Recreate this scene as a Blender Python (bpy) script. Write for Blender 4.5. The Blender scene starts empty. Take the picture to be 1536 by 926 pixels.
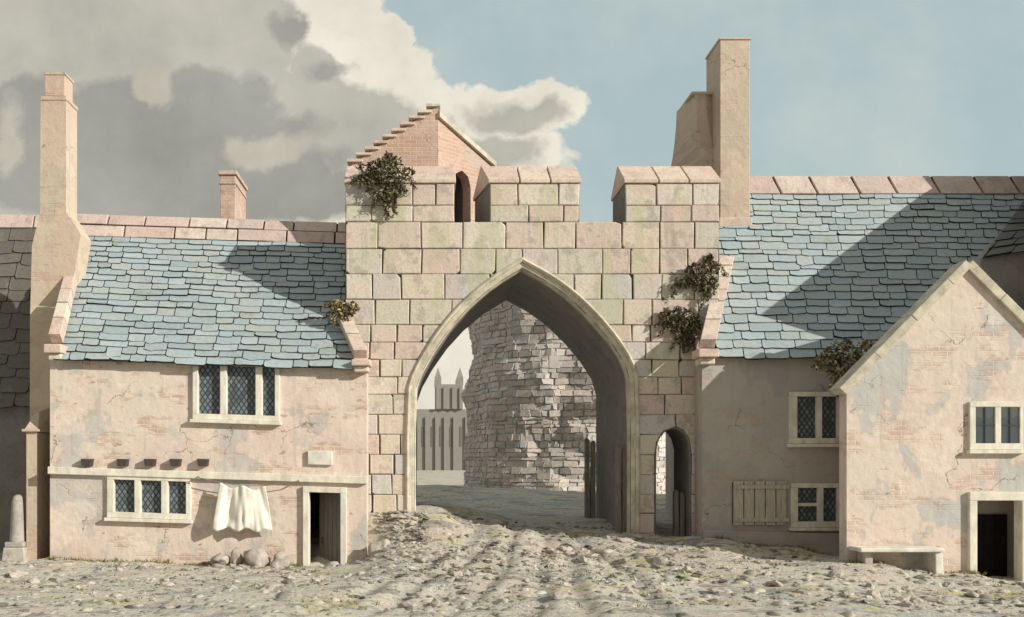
import bpy, bmesh, math, random
import numpy as np
from mathutils import Vector, noise as mnoise
from mathutils.geometry import tessellate_polygon

random.seed(7)
R = math.radians
C = bpy.context.scene.collection
D, F, VX, VY, EYE = 22.0, 1320.0, 640.0, 690.0, 2.6

# ------------------------------------------------------------------ helpers
def P(px, py, Y):
    d = Y + D
    return Vector(((px - VX) * d / F, Y, EYE + (VY - py) * d / F))
def X(px, Y): return (px - VX) * (Y + D) / F
def Z(py, Y): return EYE + (VY - py) * (Y + D) / F
def rnd(a, b): return random.uniform(a, b)

def lerp(a, b, t): return a + (b - a) * t

class MB:
    def __init__(s): s.v = []; s.f = []; s.m = []
    def add(s, vs, fs, m=0):
        o = len(s.v); s.v += [Vector(v) for v in vs]
        for f in fs: s.f.append([o + i for i in f]); s.m.append(m)
    def hexa(s, b, t, m=0):          # bottom quad, top quad (ccw from above)
        s.add(list(b) + list(t), [(3,2,1,0),(4,5,6,7),(0,1,5,4),(1,2,6,5),(2,3,7,6),(3,0,4,7)], m)
    def box(s, x0, x1, y0, y1, z0, z1, m=0):
        s.hexa([(x0,y0,z0),(x1,y0,z0),(x1,y1,z0),(x0,y1,z0)], [(x0,y0,z1),(x1,y0,z1),(x1,y1,z1),(x0,y1,z1)], m)
    def prism(s, poly, off, m=0):    # poly: 3D points of the front (ccw seen from the front), off: vector to the back
        n = len(poly); off = Vector(off)
        tri = tessellate_polygon([[Vector(p) for p in poly]])
        a = [Vector(p) for p in poly]; b = [p + off for p in a]
        ntest = Vector((0,0,0))
        for i in range(n): ntest += a[i].cross(a[(i+1) % n])
        fs = []
        for t in tri:
            tn = (a[t[1]]-a[t[0]]).cross(a[t[2]]-a[t[0]])
            if tn.dot(ntest) < 0: t = (t[2], t[1], t[0])
            fs.append(tuple(t)); fs.append(tuple(n + i for i in reversed(t)))
        for i in range(n):
            j = (i+1) % n; fs.append((i, n+i, n+j, j))
        s.add(a + b, fs, m)
    def tube(s, pts, rad, seg=8, m=0):
        rings = []
        for i, p in enumerate(pts):
            p = Vector(p)
            t = (Vector(pts[min(i+1, len(pts)-1)]) - Vector(pts[max(i-1, 0)])).normalized()
            u = t.cross(Vector((0.13, 0.2, 1))).normalized()
            if u.length < .5: u = Vector((1,0,0))
            w = t.cross(u)
            r = rad[i] if isinstance(rad, (list, tuple)) else rad
            rings.append([p + (u*math.cos(2*math.pi*k/seg) + w*math.sin(2*math.pi*k/seg))*r for k in range(seg)])
        vs = [v for rg in rings for v in rg]; fs = []
        for i in range(len(rings)-1):
            for k in range(seg):
                a = i*seg+k; b = i*seg+(k+1) % seg
                fs.append((a, b, b+seg, a+seg))
        fs.append(tuple(range(seg-1, -1, -1))); fs.append(tuple(range(len(vs)-seg, len(vs))))
        s.add(vs, fs, m)
    def build(s, name, mat, parent=None, warp=None, smooth=False, bevel=0, label=None):
        org = Vector((0,0,0)); q = parent
        while q: org += Vector(q.location); q = q.parent
        vs = [tuple((warp(v) if warp else v) - org) for v in s.v]
        me = bpy.data.meshes.new(name); me.from_pydata(vs, [], s.f)
        mats = mat if isinstance(mat, (list, tuple)) else [mat]
        for q in mats: me.materials.append(q)
        me.polygons.foreach_set('material_index', s.m)
        if smooth: me.polygons.foreach_set('use_smooth', [True]*len(s.f))
        me.update()
        o = bpy.data.objects.new(name, me); C.objects.link(o)
        if parent: o.parent = parent
        if bevel:
            b = o.modifiers.new('Bevel', 'BEVEL'); b.width = bevel; b.segments = 2; b.limit_method = 'ANGLE'
        if label: o['label'] = label
        return o

def recalc(o):
    bm = bmesh.new(); bm.from_mesh(o.data)
    bmesh.ops.recalc_face_normals(bm, faces=bm.faces); bm.to_mesh(o.data); bm.free()
    return o

def thing(name, label, cat, loc=(0,0,0), group=None, rz=0):
    o = bpy.data.objects.new(name, None); C.objects.link(o); o.location = loc; o.empty_display_size = .3
    o.rotation_euler = (0, 0, rz); return tag(o, label, cat, group)
def tag(o, label=None, cat=None, group=None, kind=None):
    if label: o['label'] = label
    if cat: o['category'] = cat
    if group: o['group'] = group
    if kind: o['kind'] = kind
    return o

# ------------------------------------------------------------------ materials
class NT:
    def __init__(s, nt): s.nt = nt
    def n(s, t, **k):
        x = s.nt.nodes.new(t)
        for a, b in k.items(): setattr(x, a, b)
        return x
    def link(s, a, b): s.nt.links.new(a, b)
    def put(s, sock, v):
        if hasattr(v, 'is_output'): s.link(v, sock)
        else: sock.default_value = v
    def math(s, op, a, b=0.0, c=None, clamp=False):
        x = s.n('ShaderNodeMath', operation=op, use_clamp=clamp); s.put(x.inputs[0], a); s.put(x.inputs[1], b)
        if c is not None: s.put(x.inputs[2], c)
        return x.outputs[0]
    def vmath(s, op, a, b=(0,0,0)):
        x = s.n('ShaderNodeVectorMath', operation=op); s.put(x.inputs[0], a); s.put(x.inputs[1], b)
        return x.outputs['Value'] if op == 'LENGTH' else x.outputs[0]
    def noise(s, vec, scale, detail=4, rough=.55, dist=0, out='Fac'):
        x = s.n('ShaderNodeTexNoise'); s.put(x.inputs['Vector'], vec); x.inputs['Scale'].default_value = scale
        x.inputs['Detail'].default_value = detail; x.inputs['Roughness'].default_value = rough; x.inputs['Distortion'].default_value = dist
        return x.outputs[out]
    def map(s, vec, scale=(1,1,1), loc=(0,0,0)):
        x = s.n('ShaderNodeMapping'); s.link(vec, x.inputs['Vector']); x.inputs['Scale'].default_value = scale; x.inputs['Location'].default_value = loc
        return x.outputs[0]
    def ramp(s, fac, stops, interp='LINEAR'):
        x = s.n('ShaderNodeValToRGB'); s.put(x.inputs[0], fac); e = x.color_ramp.elements; x.color_ramp.interpolation = interp
        while len(e) < len(stops): e.new(.5)
        for el, (p, c) in zip(e, stops):
            el.position = p; el.color = (c, c, c, 1) if isinstance(c, (int, float)) else (*c, 1)
        return x.outputs[0]
    def mix(s, fac, a, b, blend='MIX'):
        x = s.n('ShaderNodeMix', data_type='RGBA', blend_type=blend)
        s.put(x.inputs[0], fac)
        s.put(x.inputs[6], a if hasattr(a, 'is_output') else (*a, 1)); s.put(x.inputs[7], b if hasattr(b, 'is_output') else (*b, 1))
        return x.outputs[2]
    def sep(s, v):
        x = s.n('ShaderNodeSeparateXYZ'); s.link(v, x.inputs[0]); return x.outputs
    def comb(s, x_, y_, z_=0.0):
        x = s.n('ShaderNodeCombineXYZ')
        for i, q in enumerate((x_, y_, z_)): s.put(x.inputs[i], q)
        return x.outputs[0]
    def step(s, fac, a, b):
        return s.ramp(fac, [(a, 0.0), (b, 1.0)])

def material(name, rough=.9, spec=.15):
    m = bpy.data.materials.new(name); m.use_nodes = True
    t = NT(m.node_tree); b = m.node_tree.nodes['Principled BSDF']
    b.inputs['Roughness'].default_value = rough; b.inputs['Specular IOR Level'].default_value = spec
    return m, t, b
def coord(t): return t.n('ShaderNodeTexCoord').outputs['Object']
def wpos(t): return t.n('ShaderNodeNewGeometry').outputs['Position']
def bump(t, b, h, strength=.4, dist=.02):
    x = t.n('ShaderNodeBump'); x.inputs['Strength'].default_value = strength; x.inputs['Distance'].default_value = dist
    t.link(h, x.inputs['Height']); t.link(x.outputs[0], b.inputs['Normal'])

def plaster(name, base, pink, grey, seed=0, brick=.75, greyamt=.6, full=False):
    m, t, b = material(name)
    p = t.map(wpos(t), loc=(seed*3.1, seed*7.7, seed*1.9))
    s = t.sep(p); u = t.math('ADD', s[0], s[1]); v = s[2]
    c = t.mix(t.ramp(t.noise(p, .55, 3), [(.38, 0.), (.62, 1.)]), base, pink)
    # patches of bare brick courses
    bt = t.n('ShaderNodeTexBrick'); t.link(t.comb(u, v), bt.inputs['Vector'])
    bt.inputs['Scale'].default_value = 1; bt.inputs['Brick Width'].default_value = .34; bt.inputs['Row Height'].default_value = .11
    bt.inputs['Mortar Size'].default_value = .014; bt.inputs['Mortar Smooth'].default_value = .4
    bt.inputs['Color1'].default_value = (.46, .29, .22, 1); bt.inputs['Color2'].default_value = (.54, .38, .30, 1)
    bt.inputs['Mortar'].default_value = (*base, 1)
    mk = t.math('MULTIPLY', t.step(t.noise(t.map(p, (.9, .9, 2.2)), 1.0, 4, .62), .525, .60), t.step(t.noise(t.map(p, (2.6, 2.6, 8)), 1.0, 2), .40, .52))
    if full: mk = t.math('MAXIMUM', mk, t.math('ADD', t.math('MULTIPLY', t.step(t.noise(p, 1.3, 3), .40, .46), .6), .3))
    c = t.mix(t.math('MULTIPLY', mk, brick), c, bt.outputs['Color'])
    # chipped red fragments
    chip = t.step(t.noise(t.map(p, (3.2, 3.2, 6.5), (5, 3, 1)), 1.0, 2, .5), .71, .735)
    c = t.mix(t.math('MULTIPLY', chip, .65), c, (.40, .19, .14))
    # damp grey patches with a tide line
    g = t.noise(t.map(p, (.75, .75, .5), (9, 2, 4)), 1.0, 4, .6)
    c = t.mix(t.math('MULTIPLY', t.step(g, .555, .585), greyamt), c, grey)
    c = t.mix(t.math('MULTIPLY', t.math('MULTIPLY', t.step(g, .545, .565), t.math('SUBTRACT', 1.0, t.step(g, .565, .585))), .25), c, (.30, .27, .24))
    # rain streaks and a second, finer crop of blue-grey stains
    g2 = t.noise(t.map(p, (1.7, 1.7, 1.1), (2, 6, 8)), 1.0, 4, .6)
    c = t.mix(t.math('MULTIPLY', t.step(g2, .60, .625), greyamt*.75), c, tuple(q*1.05 for q in grey))
    wp = t.step(t.noise(t.map(p, (.8, .8, .8), (12, 2, 3)), 1.0, 4, .6), .56, .60)
    c = t.mix(t.math('MULTIPLY', wp, .55), c, tuple(q*1.13 for q in base))
    sk_ = t.noise(t.map(p, (7, 7, .35), (0, 5, 2)), 1.0, 4, .6)
    c = t.mix(t.math('MULTIPLY', t.step(sk_, .58, .72), .28), c, (.30, .275, .235))
    cr = t.n('ShaderNodeTexVoronoi', feature='DISTANCE_TO_EDGE'); t.link(t.vmath('ADD', p, t.vmath('MULTIPLY', t.noise(p, 2.2, 4, .6, out='Color'), (.7, .7, .7))), cr.inputs['Vector']); cr.inputs['Scale'].default_value = .55
    ck = t.math('MULTIPLY', t.math('LESS_THAN', cr.outputs['Distance'], .0055), t.step(t.noise(p, .9, 2), .5, .56))
    c = t.mix(t.math('MULTIPLY', ck, .65), c, (.13, .11, .09))
    # trowel mottling
    c = t.mix(t.ramp(t.noise(p, 7, 5, .7), [(.35, .0), (.75, .30)]), c, (.45, .36, .28), 'MIX')
    t.link(c, b.inputs['Base Color'])
    h = t.math('ADD', t.math('ADD', t.noise(p, 5, 6, .65), t.math('MULTIPLY', t.noise(p, 1.4, 3), 2.2)), t.math('MULTIPLY', mk, t.math('MULTIPLY', bt.outputs['Fac'], -.5)))
    bump(t, b, h, .5, .035)
    return m

def stone(name, cols, rough=.92, nscale=2.5, stain=(.33, .30, .25), island=True, bumpd=.03, moss=None, soft=.42, pink=(.5, .42, .36)):
    m, t, b = material(name, rough)
    p = wpos(t)
    if island:
        r = t.n('ShaderNodeNewGeometry').outputs['Random Per Island']
        n = len(cols)
        c = t.ramp(r, [(i/n, q) for i, q in enumerate(cols)], 'CONSTANT')
        c2 = t.ramp(t.noise(p, .8, 3), [(.3 + .4*i/max(1, n-1), q) for i, q in enumerate(cols)])
        c = t.mix(soft, c, c2)
    else:
        n = len(cols)
        c = t.ramp(t.noise(p, .9, 3), [(.3 + .4*i/max(1, n-1), q) for i, q in enumerate(cols)])
    g = t.noise(p, nscale, 5, .62)
    c = t.mix(t.math('MULTIPLY', t.step(g, .56, .60), .45), c, stain)
    c = t.mix(t.ramp(t.noise(p, 14, 5, .7), [(.4, 0.), (.8, .4)]), c, tuple(x*.5 for x in stain))
    if island:
        sk_ = t.noise(t.map(p, (5, 5, .4), (0, 5, 2)), 1.0, 4, .6)
        c = t.mix(t.math('MULTIPLY', t.step(sk_, .56, .70), .3), c, tuple(q*.75 for q in stain))
        pk = t.step(t.noise(t.map(p, (1.1, 1.1, .8), (7, 7, 1)), 1.0, 4, .6), .56, .60)
        c = t.mix(t.math('MULTIPLY', pk, .35), c, pink)
    if moss:
        mo = t.step(t.noise(t.map(p, (1.6, 1.6, .35), (3, 1, 0)), 1.0, 3), .58, .63)
        c = t.mix(t.math('MULTIPLY', mo, .5), c, moss)
    t.link(c, b.inputs['Base Color'])
    bump(t, b, t.math('ADD', t.noise(p, 9, 6, .7), t.math('MULTIPLY', g, .8)), .55, bumpd)
    return m

def plain(name, col, rough=.85, var=.25, scale=6, stretch=(1,1,1), spec=.15, bumps=.3, dark=None):
    m, t, b = material(name, rough, spec)
    p = t.map(wpos(t), stretch)
    dk = dark or tuple(x*(1-var)*.8 for x in col)
    c = t.mix(t.ramp(t.noise(p, scale, 5, .65), [(.35, 0.), (.7, 1.)]), col, dk)
    t.link(c, b.inputs['Base Color'])
    if bumps: bump(t, b, t.noise(p, scale*3, 5, .65), bumps, .012)
    return m

def slate_mat(name, cols):
    m, t, b = material(name, .7, .3)
    p = wpos(t)
    r = t.n('ShaderNodeNewGeometry').outputs['Random Per Island']
    n = len(cols)
    c = t.ramp(r, [(i/n, q) for i, q in enumerate(cols)], 'CONSTANT')
    c = t.mix(.45, c, cols[0])
    c = t.mix(t.ramp(t.noise(p, .7, 4, .6), [(.45, 0.), (.62, .5)]), c, tuple(q*f_ for q, f_ in zip(cols[0], (.95, .88, .78))))
    c = t.mix(t.ramp(t.noise(p, 9, 5, .7), [(.45, 0.), (.78, .5)]), c, tuple(q*.45 for q in cols[0]))
    mo = t.math('MULTIPLY', t.step(t.noise(t.map(p, (1,1,1), (5,1,9)), 1.1, 5, .65), .58, .66), t.step(t.noise(p, 10, 3), .42, .55))
    c = t.mix(t.math('MULTIPLY', mo, .5), c, (.24, .25, .15))
    lich = t.step(t.noise(p, 5.5, 3, .6), .71, .73)
    c = t.mix(t.math('MULTIPLY', lich, .6), c, (.45, .45, .36))
    t.link(c, b.inputs['Base Color'])
    bump(t, b, t.noise(t.map(p, (1, 3, 3)), 12, 5, .7), .45, .015)
    return m

def lattice(name, glass, lead, du=.13, dv=.19, w=.13):
    m, t, b = material(name, .12, .5)
    s = t.sep(wpos(t)); u = t.math('DIVIDE', t.math('ADD', s[0], t.math('MULTIPLY', s[1], .5)), du); v = t.math('DIVIDE', s[2], dv)
    def ln(q):
        f = t.math('FRACT', q); return t.math('MINIMUM', f, t.math('SUBTRACT', 1.0, f))
    k = t.math('LESS_THAN', t.math('MINIMUM', ln(t.math('ADD', u, v)), ln(t.math('SUBTRACT', u, v))), w)
    cell = t.n('ShaderNodeTexWhiteNoise', noise_dimensions='2D')
    t.link(t.comb(t.math('FLOOR', t.math('ADD', u, v)), t.math('FLOOR', t.math('SUBTRACT', u, v))), cell.inputs['Vector'])
    gl = t.mix(t.math('MULTIPLY', cell.outputs['Value'], .8), glass, tuple(x*.35 for x in glass))
    t.link(t.mix(k, gl, lead), b.inputs['Base Color'])
    t.link(t.math('ADD', t.math('MULTIPLY', k, .6), .14), b.inputs['Roughness'])
    bump(t, b, t.math('ADD', t.math('MULTIPLY', cell.outputs['Value'], .0), t.math('MULTIPLY', k, 1.0)), .6, .01)
    return m

M = {}
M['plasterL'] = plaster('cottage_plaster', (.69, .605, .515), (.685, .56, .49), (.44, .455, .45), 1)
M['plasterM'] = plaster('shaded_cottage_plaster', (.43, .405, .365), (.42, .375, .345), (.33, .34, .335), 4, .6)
M['plasterW'] = plaster('gable_plaster', (.675, .595, .51), (.67, .56, .49), (.44, .47, .465), 9, .6, .75)
M['plasterC'] = plaster('chimney_plaster', (.56, .475, .365), (.545, .43, .34), (.48, .44, .34), 13, .5, .5)
M['sooty'] = plaster('sooty_plaster', (.36, .31, .25), (.33, .27, .22), (.29, .27, .24), 21, .6, .5)
M['brickG'] = plaster('gable_brick', (.60, .47, .39), (.57, .43, .355), (.46, .41, .36), 17, 1.0, .5, True)
M['ashlar'] = stone('gate_ashlar', [(.64,.56,.46), (.67,.60,.50), (.62,.50,.43), (.58,.53,.48), (.66,.58,.46), (.58,.55,.45), (.63,.50,.45), (.54,.52,.50), (.69,.63,.54), (.63,.52,.45), (.56,.55,.53)], moss=(.47,.46,.30), soft=.15, pink=(.60,.45,.39))
M['joint'] = plain('dark_joint', (.075, .064, .052), .95, .2)
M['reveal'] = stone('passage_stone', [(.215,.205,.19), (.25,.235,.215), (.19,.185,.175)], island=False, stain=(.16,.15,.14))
M['mould'] = plain('pale_moulding', (.62, .57, .45), .9, .3, 3)
M['coping'] = stone('coping_stone', [(.70,.57,.46), (.64,.48,.41), (.72,.65,.52), (.60,.50,.42)], stain=(.38,.33,.28))
M['ridge'] = stone('ridge_stone', [(.62,.49,.43), (.70,.58,.50), (.55,.43,.39), (.68,.60,.52)], stain=(.36,.32,.29))
M['slate'] = slate_mat('blue_slate', [(.375,.455,.475), (.31,.385,.405), (.44,.50,.505), (.27,.33,.345), (.40,.43,.41), (.34,.40,.44), (.42,.42,.39)])
M['shadedslate'] = slate_mat('shaded_slate', [(.15,.14,.125), (.12,.115,.105), (.17,.155,.135), (.13,.12,.11)])  # slate colour darkened to carry the shade lying on these roofs
M['slatedark'] = plain('slate_gap_shade', (.045, .045, .042), .9, .2)
M['frame'] = plain('cream_paint', (.80, .76, .64), .7, .15, 5, (1,1,.4))
M['glass'] = lattice('leaded_glass', (.17, .22, .25), (.035, .035, .035))
M['wood'] = plain('grey_wood', (.30, .27, .22), .9, .35, 7, (5,5,.5), bumps=.7)
M['wooddark'] = plain('dark_wood', (.085, .072, .06), .85, .35, 7, (5,5,.5), bumps=.5)
M['shutter'] = plain('shutter_boards', (.58, .52, .43), .85, .3, 6, (5,5,.5), bumps=.5)
M['door'] = plain('grey_door', (.20, .19, .165), .8, .3, 6, (5,5,.5), bumps=.5)
M['black'] = plain('tarred_door', (.014, .012, .011), .7, .3)
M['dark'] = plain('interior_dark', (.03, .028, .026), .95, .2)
M['iron'] = plain('old_iron', (.03, .03, .032), .5, .2, spec=.4)
M['white'] = plain('limewash', (.80, .77, .68), .9, .2, 3)
M['rock'] = stone('field_stone', [(.46,.42,.36), (.55,.51,.44), (.36,.34,.31), (.52,.45,.38)], stain=(.22,.21,.19))
M['pebble'] = stone('road_stone', [(.44,.41,.34), (.58,.53,.45), (.22,.21,.19), (.50,.42,.35), (.30,.29,.27), (.52,.50,.45), (.07,.065,.06), (.47,.42,.26), (.11,.10,.09), (.06,.055,.05), (.60,.56,.50)], stain=(.2,.19,.17))
M['cobble'] = stone('cobble_stone', [(.48,.45,.37), (.57,.53,.44), (.34,.325,.285), (.54,.46,.39), (.40,.41,.39), (.53,.48,.32), (.60,.56,.48), (.22,.21,.19), (.46,.43,.29), (.12,.115,.105)], stain=(.27,.25,.20), soft=.3)
M['rubble'] = stone('ruin_rubble', [(.60,.56,.51), (.70,.63,.57), (.50,.485,.46), (.72,.59,.52), (.56,.57,.56), (.76,.69,.61)], stain=(.40,.38,.36))
M['mortar'] = plain('rubble_mortar', (.56, .53, .48), .95, .3, 3)
M['far'] = stone('far_stone', [(.27,.262,.245), (.30,.29,.27)], island=False)

def cloth_mat():
    m, t, b = material('white_linen', .95, .05)
    p = wpos(t); c = t.mix(t.ramp(t.noise(p, 6, 3), [(.4, 0.), (.7, .35)]), (.74, .71, .63), (.58, .55, .48))
    t.link(c, b.inputs['Base Color']); return m
M['cloth'] = cloth_mat()

def leaf_mat(name, cols):
    m, t, b = material(name, .8, .2)
    r = t.n('ShaderNodeNewGeometry').outputs['Random Per Island']; n = len(cols)
    t.link(t.ramp(r, [(i/n, c) for i, c in enumerate(cols)], 'CONSTANT'), b.inputs['Base Color'])
    return m
M['ivy'] = leaf_mat('ivy_leaves', [(.06,.055,.035), (.10,.095,.05), (.14,.13,.07), (.23,.195,.11), (.05,.048,.033), (.32,.265,.155), (.08,.08,.045)])
M['tan'] = leaf_mat('dry_leaves', [(.30,.23,.12), (.42,.33,.17), (.20,.16,.09), (.11,.10,.06), (.48,.40,.22), (.07,.065,.04)])
M['stem'] = plain('woody_stem', (.10, .08, .055), .9, .3)
M['grassy'] = leaf_mat('short_grass', [(.20,.19,.08), (.30,.27,.11), (.13,.13,.06), (.36,.31,.15)])

def glass_clear():
    m = bpy.data.materials.new('window_glass'); m.use_nodes = True
    t = NT(m.node_tree); m.node_tree.nodes.clear()
    o = t.n('ShaderNodeOutputMaterial'); mx = t.n('ShaderNodeMixShader'); tr = t.n('ShaderNodeBsdfTransparent'); g = t.n('ShaderNodeBsdfGlossy')
    g.inputs['Roughness'].default_value = .04; tr.inputs[0].default_value = (.9, .94, .95, 1)
    fr = t.n('ShaderNodeFresnel'); t.link(t.math('ADD', fr.outputs[0], .12), mx.inputs[0])
    t.link(tr.outputs[0], mx.inputs[1]); t.link(g.outputs[0], mx.inputs[2]); t.link(mx.outputs[0], o.inputs[0]); return m
M['clear'] = glass_clear()
M['room'] = plain('blue_grey_blind', (.36, .46, .52), .9, .25, 3)

def ground_mat():
    m, t, b = material('rutted_earth', .95, .1)
    p = wpos(t)
    q = t.map(p, (.45, .9, .9))
    c = t.ramp(t.noise(q, .9, 5, .6, .6), [(.30, (.40,.38,.32)), (.42, (.53,.50,.42)), (.5, (.60,.56,.46)), (.58, (.60,.53,.45)), (.68, (.49,.49,.45))])
    y = t.step(t.noise(t.map(p, (.5, 1.1, 1), (7, 3, 0)), .9, 4, .6), .57, .64)
    c = t.mix(t.math('MULTIPLY', y, .75), c, (.52, .46, .23))
    gr = t.step(t.noise(t.map(p, (.7, 2.1, 1), (1, 8, 0)), 1.0, 4, .65), .56, .60)
    c = t.mix(t.math('MULTIPLY', gr, .7), c, (.22, .21, .19))
    bl = t.step(t.noise(t.map(p, (.6, 1.2, 1), (4, 1, 2)), 1.0, 3, .6), .60, .65)
    c = t.mix(t.math('MULTIPLY', bl, .7), c, (.37, .42, .43))
    sp = t.step(t.noise(p, 6.5, 4, .7), .57, .63)
    c = t.mix(t.math('MULTIPLY', sp, .7), c, (.15, .14, .12))
    ra = t.n('ShaderNodeAttribute', attribute_name='rut').outputs['Fac']
    c = t.mix(t.math('MULTIPLY', t.math('MULTIPLY', ra, t.ramp(t.noise(p, 2.5, 4, .65), [(.38, .1), (.58, 1.)])), .5), c, (.27, .25, .215))
    pkk = t.step(t.noise(t.map(p, (.8, 1.6, 1), (14, 2, 5)), 1.0, 4, .6), .57, .62)
    c = t.mix(t.math('MULTIPLY', pkk, .6), c, (.58, .46, .40))
    lt = t.step(t.noise(t.map(p, (1,1,1), (3,3,3)), 8.5, 3, .6), .62, .67)
    c = t.mix(t.math('MULTIPLY', lt, .5), c, (.60, .56, .48))
    t.link(c, b.inputs['Base Color'])
    bump(t, b, t.math('ADD', t.noise(p, 5, 6, .7), t.math('MULTIPLY', t.noise(p, 22, 4, .7), .5)), .8, .07)
    return m
M['ground'] = ground_mat()

# ------------------------------------------------------------------ ground
YG = 1.0                                           # front plane of the gateway
CP = [(75,838,0),(190,842,0),(300,846,0),(430,850,0),(515,853,0),(545,853,-.2),(0,840,1.5),(-200,842,1.5),(40,842,.3),
      (565,768,YG+.1),(600,766,YG),(650,772,YG),(720,788,YG),(780,796,YG),(860,803,YG),(945,800,YG),(1050,812,YG),(1020,806,YG),
      (1056,806,0),(1160,820,0),(1258,834,0),(1270,842,-2.5),(1400,858,-2.5),(1536,872,-2.5),(1700,880,-2.5),
      (640,757,4.5),(880,778,4.5),(640,728,14),(880,742,13),(1000,745,13),(760,733,14),(300,728,14),(1400,740,14)]
cps = [P(*c) for c in CP]
cps += [Vector(v) for v in [(-12,-3,.02),(-8,-3,-.02),(-5,-2.5,-.02),(-2.5,-2.5,.0),(-.6,-.7,.55),(.8,-1.2,.5),(3,-1.5,.42),(5.5,-1.5,.42),(8,-2,.3),
        (-12,-7,.1),(-6,-7,.06),(0,-7,.05),(5,-6,.1),(10,-6,.0),(14,-6,-.05),(0,-3.5,.28),(4,-3.5,.26),
        (-10,-14,.1),(0,-14,.1),(10,-14,.05),(0,-24,.2),(-20,-24,.2),(20,-24,.2),
        (0,26,1.1),(8,26,1.1),(20,24,1.1),(-20,24,1.1),(0,60,.9),(40,60,.9),(-40,60,.9),(0,150,.9),(90,100,.9),(-90,100,.9),(-25,6,.2),(25,3,0.)]]
CA = np.array([tuple(c) for c in cps])
def ground_base(x, y):
    x = np.asarray(x, float); y = np.asarray(y, float)
    d2 = (x[..., None]-CA[:, 0])**2 + (y[..., None]-CA[:, 1])**2 + .02
    w = d2**-1.6
    return (w*CA[:, 2]).sum(-1)/w.sum(-1)
TR = (-1.5, -.95, -.2, .5, .95, 1.7)
def rut_path(y, k):
    q = np.maximum(0, 1-y)
    return 2.5 + k*(.75 + .13*q) - .10*q - .012*q**2 + .12*np.sin(y*.9+k*3)
def ground_h(x, y):
    h = ground_base(x, y)
    for k in TR:
        g = np.exp(-((x - rut_path(y, k))/.16)**2)*np.clip((4.5-y)/2, 0, 1)*np.clip((y+16)/4, 0, 1)
        h = h - .055*g
        g2 = np.exp(-((x - rut_path(y, k) - .32)/.16)**2)*np.clip((4.5-y)/2, 0, 1)*np.clip((y+16)/4, 0, 1)
        h = h + .022*g2
    return h
def axis(lo, hi, step, far_lo, far_hi, grow=1.25):
    a = list(np.arange(lo, hi+1e-6, step)); s = step
    while a[-1] < far_hi: s *= grow; a.append(a[-1]+s)
    s = step
    while a[0] > far_lo: s *= grow; a.insert(0, a[0]-s)
    return np.array(a)
xs = axis(-12.5, 15.5, .085, -400, 400); ys = axis(-8.5, 3.5, .085, -60, 900, 1.12)
gx, gy = np.meshgrid(xs, ys)
gz = ground_h(gx, gy)
near = ((gx > -14) & (gx < 17) & (gy > -10) & (gy < 16))
for j in range(gz.shape[0]):
    for i in range(gz.shape[1]):
        if near[j, i]:
            v = Vector((gx[j, i], gy[j, i]*1.3, 0))
            gz[j, i] += .04*mnoise.fractal(v*1.1, .9, 2, 4) + .018*mnoise.noise(v*5.3)
nx, ny = len(xs), len(ys)
me = bpy.data.meshes.new('ground')
idx = np.arange(nx*ny).reshape(ny, nx)
fc = np.stack([idx[:-1, :-1], idx[:-1, 1:], idx[1:, 1:], idx[1:, :-1]], -1).reshape(-1, 4)
me.from_pydata(np.stack([gx, gy, gz], -1).reshape(-1, 3).tolist(), [], fc.tolist())
me.polygons.foreach_set('use_smooth', [True]*len(me.polygons)); me.materials.append(M['ground']); me.update()
rm = np.zeros_like(gz)
for k in TR: rm = np.maximum(rm, np.exp(-((gx - rut_path(gy, k))/.2)**2)*np.clip((5-gy)/2, 0, 1)*np.clip((gy+16)/4, 0, 1))
at_ = me.attributes.new('rut', 'FLOAT', 'POINT'); at_.data.foreach_set('value', rm.reshape(-1).astype(np.float32))
go = bpy.data.objects.new('ground', me); C.objects.link(go); tag(go, 'pale rutted earth road and yard strewn with stones', 'ground', kind='structure')
def gz_at(x, y):
    i = min(max(int(np.searchsorted(xs, x)), 1), nx-1); j = min(max(int(np.searchsorted(ys, y)), 1), ny-1)
    tx = (x-xs[i-1])/(xs[i]-xs[i-1]); ty = (y-ys[j-1])/(ys[j]-ys[j-1])
    return float((gz[j-1,i-1]*(1-tx)+gz[j-1,i]*tx)*(1-ty) + (gz[j,i-1]*(1-tx)+gz[j,i]*tx)*ty)

# ------------------------------------------------------------------ building helpers
def wall_cells(mb, x0, x1, z0, z1, y0, y1, holes, m=0):
    X_ = sorted({x0, x1, *[h[0] for h in holes], *[h[1] for h in holes]}); Z_ = sorted({z0, z1, *[h[2] for h in holes], *[h[3] for h in holes]})
    X_ = [x for x in X_ if x0 <= x <= x1]; Z_ = [z for z in Z_ if z0 <= z <= z1]
    def solid(i, j):
        if i < 0 or j < 0 or i >= len(X_)-1 or j >= len(Z_)-1: return False
        cx = (X_[i]+X_[i+1])/2; cz = (Z_[j]+Z_[j+1])/2
        return not any(h[0] < cx < h[1] and h[2] < cz < h[3] for h in holes)
    for i in range(len(X_)-1):
        for j in range(len(Z_)-1):
            if not solid(i, j): continue
            a, b, c, d = X_[i], X_[i+1], Z_[j], Z_[j+1]
            mb.add([(a,y0,c),(b,y0,c),(b,y0,d),(a,y0,d),(a,y1,c),(b,y1,c),(b,y1,d),(a,y1,d)], [(0,1,2,3),(7,6,5,4)] +
                   ([] if solid(i-1, j) else [(0,3,7,4)]) + ([] if solid(i+1, j) else [(1,5,6,2)]) +
                   ([] if solid(i, j-1) else [(0,4,5,1)]) + ([] if solid(i, j+1) else [(3,2,6,7)]), m)

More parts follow.
